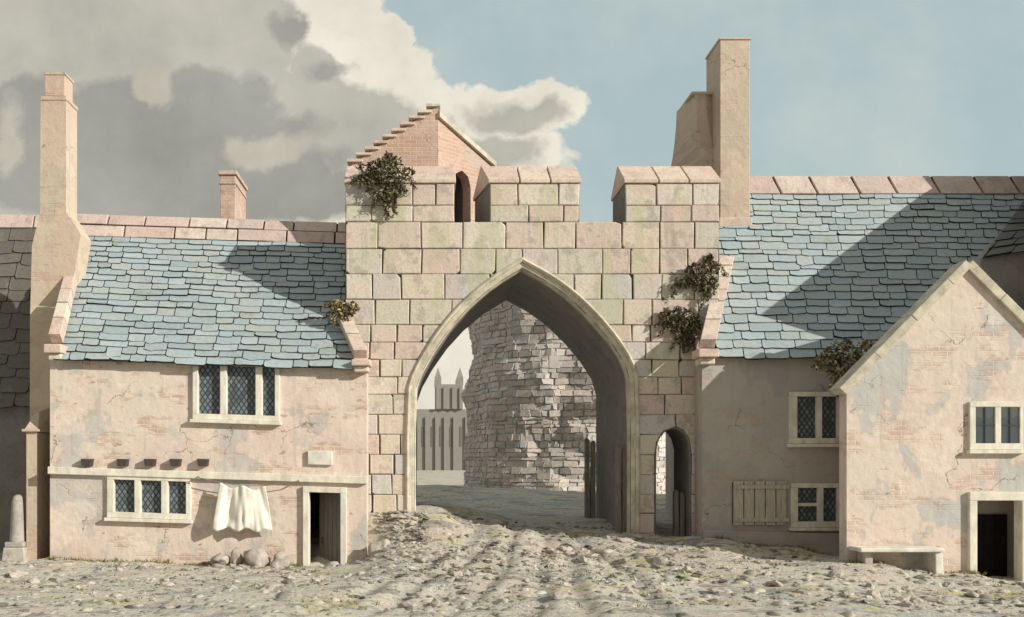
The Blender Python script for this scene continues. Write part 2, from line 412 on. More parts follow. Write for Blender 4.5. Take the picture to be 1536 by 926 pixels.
def slates(c00, c10, c01, c11, rows, wmin, wmax, name, parent, warp=None, th=.03, label=None, mat='slate'):
    mb = MB(); c00, c10, c01, c11 = map(Vector, (c00, c10, c01, c11))
    nrm = (c10-c00).cross(c01-c00).normalized()
    if nrm.z < 0: nrm = -nrm
    def pt(s, t, h):
        sag = .035*mnoise.noise(Vector((s*5+c00.x, t*3, 2))) - .05*math.sin(math.pi*max(0,min(1,s)))*math.sin(math.pi*max(0,min(1,t)))
        return lerp(lerp(c00, c10, s), lerp(c01, c11, s), t) + nrm*(h+sag)
    NB = 24; bs = [pt(i/NB, j_/10, -.002) for j_ in range(11) for i in range(NB+1)]
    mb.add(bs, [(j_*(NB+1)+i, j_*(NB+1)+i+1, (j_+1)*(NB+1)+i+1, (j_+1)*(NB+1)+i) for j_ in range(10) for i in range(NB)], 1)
    for r in range(rows):
        t0 = r/rows; t1 = min(1.0, (r+1.25)/rows); W = lerp((c10-c00).length, (c11-c01).length, t0); x = -rnd(0, wmax)
        dt = 1/rows
        wob = rnd(0, 6)
        while x < W:
            w = rnd(wmin, wmax); a = max(0, (x+.012)/W); b = min(1, (x+w-.012)/W); x += w
            if b - a < .04/W*2: continue
            j = rnd(-.17, .12)*dt + .10*dt*math.sin(wob + x*.7); l = rnd(1.0, 1.9)*th; lt = .12*th; e = rnd(.05, .24)*dt; f = rnd(.0, .18)*dt; k = rnd(-.09, .09)*dt
            if random.random() < .03: j -= rnd(.15,.4)*dt; k += rnd(-.2,.2)*dt
            q = (b-a)
            bot = [(a, t0+j+e), (a+q*.08, t0+j+f*.4), (a+q*.3, t0+j+k), (a+q*.65, t0+j), (a+q*.93, t0+j+f*.3), (b, t0+j+e*.7)]
            bot = [(s_, max(t_, -.015)) for s_, t_ in bot]
            top = [(b, t1), (a, t1)]
            tilt = rnd(-.25, .25)*th
            up = [pt(s_, t_, l + tilt*(i-2.5)/2.5) for i, (s_, t_) in enumerate(bot)] + [pt(s_, t_, lt) for s_, t_ in top]
            dn = [pt(s_, t_, l*.12) for s_, t_ in bot]
            n = len(bot)
            vs = up + dn
            fs = [tuple(range(len(up)))]
            mb.add(vs, fs, 0)
            o = len(mb.v) - len(vs)
            for i in range(n-1): mb.f.append([o+len(up)+i, o+len(up)+i+1, o+i+1, o+i]); mb.m.append(1)  # lower edges coloured dark to draw the shadow line under each slate
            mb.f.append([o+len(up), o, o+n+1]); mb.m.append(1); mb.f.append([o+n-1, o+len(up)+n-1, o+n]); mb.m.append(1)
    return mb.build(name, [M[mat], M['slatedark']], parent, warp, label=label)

def blocks_along(mb, pts, wmin, wmax, gap=.03, jit=.01):
    """pts(s) -> 4 corners (front-bottom, front-top, back-top, back-bottom) at distance s; separate stones end to end"""
    fn, L = pts; s = 0
    while s < L - .05:
        w = min(rnd(wmin, wmax), L-s)
        if L-s-w < wmin*.5: w = L-s
        a = fn(s+gap/2); b = fn(s+w-gap/2); s += w
        ja = Vector((0, rnd(-jit, jit), rnd(-jit, jit)))
        q = [v+ja for v in a] + [v+ja for v in b]
        mb.add(q, [(0,1,2,3),(7,6,5,4),(0,4,5,1),(1,5,6,2),(2,6,7,3),(3,7,4,0)])

def window(parent, x0, x1, z0, z1, y, lights, warp=None, fw=.13, proud=.09, pane=None, transoms=(), sill=True, label=None, pd=.05):
    """lights: list of (x0,x1) glass openings"""
    w = MB()
    g0, g1 = z0+fw*1.1, z1-fw*.9
    edges = [x0] + [e for l in lights for e in l] + [x1]
    w.box(x0, x1, y-proud, y+.16, z0, g0); w.box(x0, x1, y-proud, y+.16, g1, z1)
    for i in range(0, len(edges), 2):
        w.box(edges[i], edges[i+1], y-proud+.004, y+.155, g0, g1)
    win = w.build('window', M['frame'], parent, warp, bevel=.012, label=label)
    for (a, b) in lights:
        p = MB(); p.box(a-.003, b+.003, y+pd, y+pd+.02, g0-.003, g1+.003); p.build('pane', pane or M['glass'], win, warp)
    for (a, b, zt) in transoms:
        p = MB(); p.box(a, b, y-.02, y+.048, zt-.04, zt+.04); p.build('glazing_bar', M['frame'], win, warp)
    if sill:
        p = MB(); p.box(x0-.05, x1+.05, y-proud-.07, y-.002, z0-.085, z0-.004); p.build('sill', M['frame'], win, warp, bevel=.012)
    return win

def leaf_clump(mb, c, r, n, size, droop=0, m=0):
    c = Vector(c)
    for _ in range(n):
        while True:
            q = Vector((rnd(-1,1), rnd(-1,1), rnd(-1,1)))
            if .25 < q.length < 1: break
        p = c + Vector((q.x*r[0], q.y*r[1], q.z*r[2] - droop*abs(q.x)*r[2]))
        s = size*rnd(.6, 1.4)
        u = Vector((rnd(-1,1), rnd(-1,1), rnd(-1,1))).normalized(); v = u.cross(Vector((rnd(-1,1), rnd(-1,1), rnd(-1,1)))).normalized()
        mid = u.cross(v)*s*.25
        mb.add([p-u*s, p-v*s*.45+mid, p-v*s*.3+u*s*.6, p+u*s*1.1, p+v*s*.3+u*s*.6, p+v*s*.45+mid], [(0,1,2,3,4,5)], m)

# ------------------------------------------------------------------ left cottage
SL = 15/475
XL = X(75, 0)
def warpL(v): return Vector((v.x, v.y, v.z - SL*(v.x - XL)))
cot = thing('cottage', 'pink plastered cottage with a slate roof, string course and laundry line, left of the gateway', 'cottage', (XL+3.9, 0, 0))
def yu(px, py): return Z(py - SL*(px-75), 0)          # unsheared height on the facade plane
x_r = X(550, 0); z_e = Z(531, 0)
holes = []
wu = (X(290,0), X(420,0), yu(290,629), yu(290,540)); wl = (X(162,0), X(287,0), yu(162,776), yu(162,712)); dr = (X(455,0), X(520,0), -1.0, yu(455,729))
ins = .03
for h in (wu, wl): holes.append((h[0]+ins, h[1]-ins, h[2]+ins, h[3]-ins))
holes.append((dr[0]+ins, dr[1]-ins, -1.2, dr[3]-ins))
mb = MB(); wall_cells(mb, XL, x_r, -1.2, z_e, 0, .35, holes)
YR = 4.55                                              # ridge depth
XRL = X(122, YR); z_r = z_e + YR - .35
mb.box(XL+.02, x_r-.02, 9.0, 9.3, -1.2, z_e)                      # back wall
for (xa, xb, th) in ((XL, XRL, .35), (x_r-.37, -2.15, .35)):         # gable ends
    mb.prism([(xa,.352,-1.2),(xa,.352,z_e),(xb,YR,z_r),(xa,9.0,z_e),(xa,9.0,-1.2)], (th,0,0))
recalc(mb.build('wall', M['plasterL'], cot, warpL))
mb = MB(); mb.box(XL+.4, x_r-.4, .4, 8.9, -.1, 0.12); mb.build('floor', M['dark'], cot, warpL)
# roof
k = 1.0
e0 = Vector((X(86,0), -.22, z_e-.17)); e1 = Vector((X(531,0), -.22, z_e-.17))
tY = 3.98; s0 = Vector((X(118,tY), tY, z_e+tY-.03)); s1 = Vector((-1.95, tY, z_e+tY-.03))
slates(e0, e1, s0, s1, 20, .36, .8, 'roof', cot, warpL)
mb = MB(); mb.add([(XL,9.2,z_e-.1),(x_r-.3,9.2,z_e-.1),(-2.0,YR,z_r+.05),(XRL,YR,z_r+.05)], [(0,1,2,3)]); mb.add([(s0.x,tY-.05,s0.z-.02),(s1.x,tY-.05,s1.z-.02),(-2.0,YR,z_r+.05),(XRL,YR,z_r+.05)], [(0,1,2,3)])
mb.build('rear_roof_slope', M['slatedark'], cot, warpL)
# ridge stones in two rows
mb = MB()
def rowfn(xa, xb, ya, za, yb, zb, yc):
    L = xb-xa
    return (lambda s: [Vector((xa+s, ya, za)), Vector((xa+s, yb, zb)), Vector((xa+s, yc, zb)), Vector((xa+s, yc, za))], L)
zt = Z(323, 4.3) ; zm = Z(339, 4.2)
blocks_along(mb, rowfn(s0.x-.05, -2.02, tY-.02, s0.z+.0, tY+.1, zm-.015, 4.95), .9, 1.6, .05)
blocks_along(mb, rowfn(s0.x-.2, -2.02, tY+.1, zm+.015, tY+.3, zt, 4.85), .8, 1.5, .05)
mb.box(s0.x, -2.04, tY+.36, 4.8, s0.z+.01, zt-.03, 1)
mb.build('ridge_coping', [M['ridge'], M['joint']], cot, warpL, bevel=.015)
# verge copings with kneelers
def verge(parent, a, b, width, h, kn, name='verge_coping', warp=None, sgn=1):
    mb = MB(); a, b = Vector(a), Vector(b); L = (b-a).length; dr_ = (b-a)/L
    up = Vector((0, -dr_.z, dr_.y)).normalized(); sd = Vector((1, 0, 0))
    def fn(s):
        p = a + dr_*s
        return [p - sd*width/2 - up*.12, p - sd*width/2 + up*h, p + sd*width/2 + up*h, p + sd*width/2 - up*.12]
    blocks_along(mb, (fn, L), .55, .95, .035)
    o = recalc(mb.build(name, M['coping'], parent, warp, bevel=.015))
    kb = MB()
    for (x0, x1, y0, y1, z0, z1) in kn: kb.box(x0, x1, y0, y1, z0, z1)
    kb.build('kneeler', M['coping'], o, warp, bevel=.03)
    return o
a = P(84, 509, -.15); b = P(107, 418, 1.95)
verge(cot, a, b, .30, .16, [(a.x-.24, a.x+.2, -.33, .25, a.z-.36, a.z-.14), (a.x-.16, a.x+.16, -.24, .25, a.z-.52, a.z-.363)])
a = P(541, 533, -.15); b = P(511, 466, 1.25)
verge(cot, a, b, .34, .14, [(a.x-.22, a.x+.26, -.36, .2, a.z-.28, a.z-.12), (a.x-.16, a.x+.2, -.25, .2, a.z-.42, a.z-.283)])
# string course, beam ends
mb = MB(); mb.box(XL-.01, x_r+.02, -.13, -.002, yu(75,711), yu(75,700)); mb.build('string_course', M['frame'], cot, warpL, bevel=.015)
for px in (133, 186, 227, 265, 306):
    x = X(px, 0); z = yu(px, 700); mb = MB()
    mb.hexa([(x-.10,-.2,z+.012),(x+.10,-.2,z+.012),(x+.12,.1,z+.012),(x-.12,.1,z+.012)], [(x-.14,-.16,z+.19),(x+.14,-.16,z+.19),(x+.14,.1,z+.19),(x-.14,.1,z+.19)])
    mb.build('beam_end', M['wooddark'], cot, warpL, bevel=.01)
window(cot, *wu, 0, [(X(298,0), X(331,0)), (X(341,0), X(384,0)), (X(394,0), X(413,0))], warpL, label='upper three-light leaded window under the eaves')
window(cot, *wl, 0, [(X(172,0), X(203,0)), (X(212,0), X(243,0)), (X(253,0), X(280,0))], warpL, label='lower three-light leaded window below the string course')
# plaque
mb = MB(); mb.box(X(462,0), X(499,0), -.09, -.002, yu(462,697), yu(462,676)); mb.build('plaque', M['white'], cot, warpL, bevel=.02)
# door
zb = -.35
mb = MB()
mb.box(dr[0], dr[0]+.15, -.10, .2, zb, dr[3]-.15); mb.box(dr[1]-.15, dr[1], -.10, .2, zb, dr[3]-.15); mb.box(dr[0], dr[1], -.104, .2, dr[3]-.15, dr[3])
mb.build('door_frame', M['frame'], cot, warpL, bevel=.012)
mb = MB(); hx = dr[1]-.155; wdt = dr[1]-dr[0]-.31; ang = R(38)
ux, uy = -math.cos(ang), math.sin(ang)
for i in range(5):
    a0 = wdt*i/5+.006; a1 = wdt*(i+1)/5-.006
    q = [(hx+ux*a0, .2+uy*a0), (hx+ux*a1, .2+uy*a1), (hx+ux*a1+.05*uy, .2+uy*a1-.05*ux), (hx+ux*a0+.05*uy, .2+uy*a0-.05*ux)]
    mb.hexa([(x, y, zb) for x, y in q], [(x, y, dr[3]-.16) for x, y in q])
door = recalc(mb.build('door', M['door'], cot, warpL))
mb = MB(); hp = Vector((hx+ux*wdt*.85, .2+uy*wdt*.85-.06, .75)); mb.tube([hp+Vector((0,0,-.08)), hp+Vector((-.01,-.05,-.04)), hp+Vector((-.01,-.05,.04)), hp+Vector((0,0,.08))], .014); mb.build('handle', M['iron'], door, warpL)
mb = MB(); mb.box(dr[0]-.1, dr[1]+.05, -.42, .3, -.6, -.02); mb.build('doorstep', M['rock'], cot, warpL, bevel=.04)
# chimney at the left gable
YC = 1.75
def poly(pts, Y): return [P(x, y, Y) for x, y in pts]
mb = MB()
mb.prism(poly([(44,870),(76,870),(100,480),(121,352),(113,338),(99,318),(99,150),(61,150),(60,320),(48,368),(45,480)], YC), (0,.75,0))
ch = recalc(mb.build('chimney', M['plasterC'], cot, label='tall plastered end chimney with splayed shoulders'))
mb = MB(); mb.prism(poly([(60,150),(100,150),(100,144),(60,144)], YC-.02), (0,.79,0)); mb.prism(poly([(67,144),(97,144),(97,109),(67,109)], YC+.02), (0,.55,0)); mb.prism(poly([(66,112),(98,112),(98,108),(66,108)], YC-.0), (0,.6,0))
recalc(mb.build('chimney_cap', M['plasterC'], ch, bevel=.015))
# small rear chimney
mb = MB(); q = P(330,330,7.2); q2 = P(353,263,7.2)
mb.box(q.x, q2.x, 7.2, 8.9, q.z-2.5, q2.z); mb.box(q.x-.06, q2.x+.06, 7.14, 8.96, q2.z+.002, q2.z+.14); mb.box(q.x-.03, q2.x+.03, 7.17, 8.93, q2.z-.3, q2.z-.2)
mb.build('chimney', M['brickG'], cot, bevel=.02, label='short square chimney behind the ridge')
# buttress
YB = .25
mb = MB(); bx0, bx1 = X(39,YB), X(56,YB); zb0 = Z(648,YB); zb1 = Z(618,YB+.4)
mb.box(bx0, bx1, YB, 1.74, -.8, zb0)
mb.hexa([(bx0-.08,YB-.08,zb0+.002),(bx1+.08,YB-.08,zb0+.002),(bx1+.08,1.74,zb0+.002),(bx0-.08,1.74,zb0+.002)], [(bx0-.08,YB-.08,zb0+.07),(bx1+.08,YB-.08,zb0+.07),(bx1+.08,1.74,zb0+.07),(bx0-.08,1.74,zb0+.07)])
cx = (bx0+bx1)/2
mb.hexa([(bx0-.03,YB-.03,zb0+.072),(bx1+.03,YB-.03,zb0+.072),(bx1+.03,1.74,zb0+.072),(bx0-.03,1.74,zb0+.072)], [(cx-.04,YB+.35,zb1),(cx+.04,YB+.35,zb1),(cx+.04,1.74,zb1+.25),(cx-.04,1.74,zb1+.25)])
mb.build('buttress', M['plasterC'], cot, bevel=.015)

# neighbour at the far left
nb = thing('house', 'dark shaded house with a stone-capped roof at the far left edge', 'house', (-13.5, 4.6, 0))
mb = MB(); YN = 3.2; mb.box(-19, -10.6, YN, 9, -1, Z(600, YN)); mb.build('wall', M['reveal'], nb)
e0 = Vector((-19, YN-.15, Z(610,YN-.15))); e1 = Vector((-10.4, YN-.15, Z(610,YN-.15))); r0 = Vector((-19, 5.0, Z(342,5.0))); r1 = Vector((-10.4, 5.0, Z(342,5.0)))
slates(e0, e1, r0, r1, 14, .5, .9, 'roof', nb, mat='shadedslate')  # the roof's shade is put in by the darker slate colour
mb = MB(); blocks_along(mb, rowfn(-19, -10.5, 4.95, Z(342,5), 5.1, Z(322,5.1), 5.6), .9, 1.5, .05); mb.build('ridge_coping', M['ridge'], nb, bevel=.015)

# ------------------------------------------------------------------ gateway
gate = thing('gateway', 'medieval ashlar gateway with pointed arch, small postern door and three merlons', 'gateway', (2.6, YG, 1.0))
GX0, GX1 = X(518, YG), X(1078, YG)
archpx = [(622,830),(622,588),(632,560),(650,528),(676,491),(706,458),(742,428),(783,403),(822,424),(856,449),(888,480),(915,512),(936,544),(945,574),(945,830)]
arch = [Vector((X(a,YG), 0, Z(b,YG))) for a, b in archpx]
postpx = [(983,830),(983,678),(986,662),(993,650),(1003,643),(1013,642),(1024,647),(1031,657),(1035,673),(1035,830)]
post = [Vector((X(a,YG), 0, Z(b,YG))) for a, b in postpx]
TOP = Z(334, YG); BOT = 0.0; TW = 1.5
cont = [Vector((GX0,0,BOT))] + [Vector((v.x,0,max(v.z,BOT))) for v in arch[:1]]
cont = [Vector((GX0,0,BOT)), Vector((arch[0].x,0,BOT))] + arch[1:-1] + [Vector((arch[-1].x,0,BOT)), Vector((post[0].x,0,BOT))] + post[1:-1] + [Vector((post[-1].x,0,BOT)), Vector((GX1,0,BOT)), Vector((GX1,0,TOP)), Vector((GX0,0,TOP))]
mb = MB(); mb.prism([Vector((v.x, YG, v.z)) for v in cont], (0, TW, 0))
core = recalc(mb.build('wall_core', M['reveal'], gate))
# dark bed behind the face stones = the open joints
mb = MB(); mb.prism([Vector((v.x, YG-.022, v.z)) for v in cont], (0, .02, 0)); recalc(mb.build('wall_joints', M['joint'], gate))

def side_fn(pts, left):
    q = pts if left else list(reversed(pts))
    zs = [p.z for p in q]; xs_ = [p.x for p in q]
    def f(z):
        if z <= zs[0]: return xs_[0]
        for i in range(len(zs)-1):
            if zs[i] <= z <= zs[i+1]:
                return lerp(xs_[i], xs_[i+1], (z-zs[i])/max(1e-6, zs[i+1]-zs[i]))
        return xs_[-1]
    return f
def mk_hole(pts, grow):
    ai = max(range(len(pts)), key=lambda i: pts[i].z); ap = pts[ai]
    l = side_fn(pts[:ai+1], True); r = side_fn(pts[ai:], False)
    return dict(l=lambda z: ap.x if z > ap.z+grow*.85 else l(z-grow*.7)-grow, r=lambda z: ap.x if z > ap.z+grow*.85 else r(z-grow*.7)+grow, top=ap.z+grow*.9, xc=ap.x)
HOLES = [mk_hole(arch, .08), mk_hole(post, .02)]
def stone_piece(mb, zs, fl, fr, y, gx=.015, gz=.006, out=.04, ch=.02):
    z0, z1 = zs[0]+gz, zs[-1]-gz
    zz = [lerp(z0, z1, i/5) for i in range(6)]
    L = [(fl(z)+gx, z) for z in zz]; Rr = [(fr(z)-gx, z) for z in zz]
    keep = [(l, r) for l, r in zip(L, Rr) if r[0]-l[0] > .05]
    if len(keep) < 2: return
    L = [k_[0] for k_ in keep]; Rr = [k_[1] for k_ in keep]
    def simp(q):      # drop collinear
        o = [q[0]]
        for i in range(1, len(q)-1):
            if abs((q[i][0]-q[0][0])*(q[-1][1]-q[0][1]) - (q[-1][0]-q[0][0])*(q[i][1]-q[0][1])) > 1e-3: o.append(q[i])
        return o+[q[-1]]
    L = simp(L); Rr = simp(Rr)
    pl = Rr + list(reversed(L))
    pl = [(x+rnd(-.014,.012), z+rnd(-.009,.009)) for x, z in pl]
    if len(pl) == 4 and random.random() < .35:      # a knocked-off corner
        i = random.randrange(4); a_, b_, c_ = pl[i-1], pl[i], pl[(i+1) % 4]; k1, k2 = rnd(.05,.16), rnd(.12,.35)
        pl = pl[:i] + [(lerp(b_[0],a_[0],k1), lerp(b_[1],a_[1],k1)), (lerp(b_[0],c_[0],k2*.5), lerp(b_[1],c_[1],k2*.5))] + pl[i+1:]
    cx = sum(p[0] for p in pl)/len(pl); cz = sum(p[1] for p in pl)/len(pl)
    n = len(pl); o = out + rnd(-.012, .016)
    a = [(x, y, z) for x, z in pl]; b = [(x, y-o+ch, z) for x, z in pl]
    c = [(x + (ch if cx > x else -ch), y-o, z + (ch if cz > z else -ch)) for x, z in pl]
    fs = []
    for i in range(n):
        j = (i+1) % n
        fs += [(i, j, n+j, n+i), (n+i, n+j, 2*n+j, 2*n+i)]
    fs.append(tuple(range(2*n, 3*n)))
    mb.add(a+b+c, fs)
def course(mb, z0, z1, xa, xb, wmin, wmax, y, holes):
    segs = [((lambda z, v=xa: v), (lambda z, v=xb: v))]
    for h in holes:
        if z0 >= h['top']: continue
        ns = []
        for fl, fr in segs:
            if fl((z0+z1)/2) < h['xc'] < fr((z0+z1)/2):
                xc = h['xc']
                ns.append((fl, lambda z, h=h, fr=fr: min(h['l'](z), h['xc']) )); ns.append((lambda z, h=h: max(h['r'](z), h['xc']), fr))
            else: ns.append((fl, fr))
        segs = ns
    for fl, fr in segs:
        lo = min(fl(z0), fl(z1)); hi = max(fr(z0), fr(z1)); x = lo - rnd(0, .2)*0
        cuts = [lo]
        while cuts[-1] < hi:
            cuts.append(cuts[-1] + rnd(wmin, wmax))
        if hi - cuts[-2] < wmin*.55: cuts.pop(-2) if len(cuts) > 2 else None
        cuts[-1] = hi
        for a, b in zip(cuts[:-1], cuts[1:]):
            stone_piece(mb, (z0, z1), lambda z, a=a, fl=fl: max(a, fl(z)), lambda z, b=b, fr=fr: min(b, fr(z)), y)
rows_py = [830, 800, 770, 742, 712, 682, 652, 622, 592, 566, 540, 514, 488, 450, 412, 374, 334]
mb = MB()
for i in range(len(rows_py)-1):
    low = rows_py[i] > 500
    course(mb, Z(rows_py[i],YG), Z(rows_py[i+1],YG), GX0, GX1, .5 if low else .7, .95 if low else 1.25, YG-.02, HOLES)
wallface = mb.build('wall_face', M['ashlar'], gate)
# merlons
def merlon(px0, px1, lab, spl=0):
    x0, x1 = X(px0, YG), X(px1, YG); zs = Z(276, YG); zp = Z(249, YG+.7)
    mb = MB(); q4 = [(x0+.004,YG-.012),(x1-.004,YG-.012),(x1-.004,YG+TW-.01),(x0+.004-spl,YG+TW-.01)]
    mb.hexa([(a_,b_,TOP+.002) for a_, b_ in q4], [(a_,b_,zs) for a_, b_ in q4], 1)
    zrow = Z(309, YG)
    course(mb, TOP+.004, zrow, x0, x1, .6, 1.1, YG-.012, []); course(mb, zrow, zs, x0, x1, .6, 1.1, YG-.012, [])
    m_ = mb.build('merlon', [M['ashlar'], M['reveal']], gate, label=lab)
    cp = MB(); pr = [(-.10, zs+.002), (-.10, zs+.09), (.72, zp), (.80, zp), (TW+.08, zs+.09), (TW+.08, zs+.002)]
    x = x0-.05
    while x < x1+.05-.02:
        w = rnd(.75, 1.0); e = min(x+w, x1+.05)
        if x1+.05-e < .4: e = x1+.05
        sk = .0
        l_ = spl if x < x0 else 0; n_ = len(pr)
        ea = [(x+.02-l_*max(0,y)/TW, YG+y, z) for y, z in pr]; eb = [(e-.02, YG+y, z) for y, z in pr]
        cp.add(ea+eb, [tuple(range(n_-1,-1,-1)), tuple(range(n_, 2*n_))] + [(i, (i+1) % n_, n_+(i+1) % n_, n_+i) for i in range(n_)]); x = e
    cp.box(x0, x1, YG+.05, YG+TW-.1, zs+.003, zs+.08, 1)
    recalc(cp.build('coping', [M['coping'], M['joint']], m_, bevel=.012))
merlon(518, 682, 'left merlon overgrown with ivy'); merlon(734, 869, 'middle merlon', .3); merlon(937, 1078, 'right merlon by the cottage chimney')
# passage behind the front wall
pa = [Vector((v.x, YG+TW+.004, v.z)) for v in arch]
lx, rx, tz = arch[0].x-.75, arch[-1].x+.55, Z(403,YG)+1.0
out = [Vector((lx, YG+TW+.004, BOT)), Vector((pa[0].x, YG+TW+.004, BOT))] + pa[1:-1] + [Vector((pa[-1].x, YG+TW+.004, BOT)), Vector((rx, YG+TW+.004, BOT)), Vector((rx, YG+TW+.004, tz)), Vector((lx, YG+TW+.004, tz))]
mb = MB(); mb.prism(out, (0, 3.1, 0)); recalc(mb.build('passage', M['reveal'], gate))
# mouldings round the arch
def offset_path(path, d):
    o = []
    for i, p in enumerate(path):
        a = path[max(0, i-1)]; b = path[min(len(path)-1, i+1)]
        t1 = (p-a).normalized() if i > 0 else (b-p).normalized(); t2 = (b-p).normalized() if i < len(path)-1 else t1
        n1 = Vector((-t1.z, 0, t1.x)); n2 = Vector((-t2.z, 0, t2.x)); n = (n1+n2)
        n = n/max(.6, n.length_squared/2) if n.length > 0 else n1
        o.append(p + n*d)
    return o
def sweep(path, prof, mat, name, parent):
    rows = [offset_path(path, d) for d, y in prof]
    mb = MB(); n = len(prof); L = len(path)
    vs = [Vector((rows[k][i].x, prof[k][1], rows[k][i].z)) for i in range(L) for k in range(n)]
    fs = [(i*n+k, i*n+(k+1) % n, (i+1)*n+(k+1) % n, (i+1)*n+k) for i in range(L-1) for k in range(n)]
    fs += [tuple(range(n)), tuple(range((L-1)*n, L*n))]
    mb.add(vs, fs); return recalc(mb.build(name, mat, parent, bevel=.01))
def smooth_path(p, it=2):
    for _ in range(it):
        o = [p[0]]
        ai = max(range(len(p)), key=lambda i: p[i].z)
        for i in range(len(p)-1):
            a, b = p[i], p[i+1]
            if i != ai and i != 0: o.append(a*.75+b*.25)
            if i == ai: o.append(a)
            if i+1 != ai and i+1 != len(p)-1: o.append(a*.25+b*.75)
        o.append(p[-1]); p = o
    return p
ap = smooth_path(arch, 1)
sweep(ap, [(.135, YG-.02), (.135, YG-.10), (.19, YG-.14), (.24, YG-.10), (.24, YG-.02)], M['mould'], 'hood_mould', gate)
sweep(ap, [(-.03, YG+.25), (-.03, YG+.06), (.02, YG-.045), (.13, YG-.06), (.13, YG+.25)], M['mould'], 'arch_moulding', gate)
pp = smooth_path(post, 1)
sweep(pp, [(-.02, YG+.2), (-.02, YG-.01), (.03, YG-.035), (.03, YG+.2)], M['reveal'], 'postern_surround', gate)
# ruined brick gable standing on the passage
GY = 3.0
A = P(525,250,GY); B = P(657,158,GY); 
mb = MB(); zl = tz+.003
mb.prism([Vector((A.x,GY,zl)), Vector((B.x,GY,zl)), Vector((B.x,GY,B.z)), Vector((A.x,GY,A.z))], (0,.4,0))
gb = recalc(mb.build('brick_gable', M['brickG'], gate))
st = MB()
for i in range(10):
    t = (i+.3)/10; p = lerp(A, B, t); st.box(p.x-.16, p.x+.24+rnd(0,.06), GY-.07, GY+.45, p.z+.06+rnd(0,.03), p.z+.15)
st.build('crow_step', M['coping'], gb, bevel=.01)
# right leaf turns back, with an arched opening
C1 = P(738,250,GY+1.35); B1 = Vector((B.x+.003, GY+.01, Z(178,GY)))
dv = Vector((C1.x-B1.x, C1.y-B1.y, 0)); Ld = dv.length; dv /= Ld
def rp(s, z): return B1 + dv*s + Vector((0,0,z-B1.z))
def s_for(px):    # where a sight line meets the leaf
    lo, hi = 0, Ld
    for _ in range(40):
        mid = (lo+hi)/2; q = B1+dv*mid
        if VX + q.x*F/(q.y+D) < px: lo = mid
        else: hi = mid
    return lo
sa, sb = s_for(680), s_for(706); ya_ = (B1+dv*(sa+sb)/2).y
zq0, zq1 = Z(278,ya_), Z(256,ya_)
leaf = [rp(0,zl), rp(sa,zl), rp(sa,zq0), rp(lerp(sa,sb,.15),lerp(zq0,zq1,.7)), rp((sa+sb)/2,zq1), rp(lerp(sa,sb,.85),lerp(zq0,zq1,.7)), rp(sb,zq0), rp(sb,zl), rp(Ld,zl), rp(Ld,C1.z), rp(0,B1.z)]
nrm = Vector((-dv.y, dv.x, 0))
mb = MB(); mb.prism(leaf, nrm*.35); recalc(mb.build('brick_gable', M['brickG'], gate, label='receding half of the brick gable with an arched opening'))
mb = MB(); mb.prism([rp(sa-.3,zl)+nrm*.9, rp(sb+.3,zl)+nrm*.9, rp(sb+.3,zq1+.3)+nrm*.9, rp(sa-.3,zq1+.3)+nrm*.9], nrm*.1)
mb.prism([rp(sa-.3,zl)+nrm*.352, rp(sa-.2,zl)+nrm*.352, rp(sa-.2,zq1+.3)+nrm*.352, rp(sa-.3,zq1+.3)+nrm*.352], nrm*.545)
mb.prism([rp(sb+.2,zl)+nrm*.352, rp(sb+.3,zl)+nrm*.352, rp(sb+.3,zq1+.3)+nrm*.352, rp(sb+.2,zq1+.3)+nrm*.352], nrm*.545)
mb.prism([rp(sa-.3,zq1+.302)+nrm*.352, rp(sb+.3,zq1+.302)+nrm*.352, rp(sb+.3,zq1+.4)+nrm*.352, rp(sa-.3,zq1+.4)+nrm*.352], nrm*.65)
recalc(mb.build('blocked_window', M['reveal'], gate))
mb = MB(); q0, q1 = rp(-.02,B1.z+.02), rp(Ld+.1,C1.z-.02)
mb.hexa([q0-nrm*.1, q1-nrm*.1, q1+nrm*.45, q0+nrm*.45], [v+Vector((0,0,.16)) for v in (q0-nrm*.1, q1-nrm*.1, q1+nrm*.45, q0+nrm*.45)])
recalc(mb.build('gable_coping', M['mould'], gate, bevel=.015))

# ------------------------------------------------------------------ right cottage (behind)
YM = 0.0
rc = thing('cottage', 'long cottage in shadow with tall chimney and blue slate roof, right of the gateway', 'cottage', (11, YM, 0))
mx0 = X(1053, YM); mx1 = 24.0; me_ = Z(528, YM)
wa = (X(1183,YM), X(1262,YM), Z(666,YM), Z(588,YM)); wb = (X(1185,YM), X(1262,YM), Z(791,YM), Z(725,YM))
mb = MB(); wall_cells(mb, mx0, mx1, -1, me_, YM, YM+.35, [(h[0]+ins, h[1]-ins, h[2]+ins, h[3]-ins) for h in (wa, wb)])
MR = 5.75; mzr = me_+MR-.3; sk = .17
mb.prism([(mx0,YM+.352,-1),(mx0,YM+.352,me_),(mx0+sk*MR,MR,mzr),(mx0+sk*9,9.0,me_+2.2),(mx0+sk*9,9.0,-1)], (.35,0,0))
mb.box(mx0+sk*9+.4, mx1, 9.0, 9.3, -1, me_+2.2)
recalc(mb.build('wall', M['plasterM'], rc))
mt = 5.69
slates((X(1072,YM),YM-.2,me_-.17), (17.5,YM-.2,me_-.17), (X(1050,mt),mt,me_+mt-.02), (22.5,mt,me_+mt-.02), 23, .38, .85, 'roof', rc)
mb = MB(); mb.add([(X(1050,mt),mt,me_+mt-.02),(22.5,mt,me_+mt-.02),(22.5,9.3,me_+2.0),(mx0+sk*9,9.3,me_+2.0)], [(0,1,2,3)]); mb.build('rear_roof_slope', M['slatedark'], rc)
mb = MB(); x = X(1050,mt); z0 = me_+mt-.03; z1 = Z(266, mt+.25)
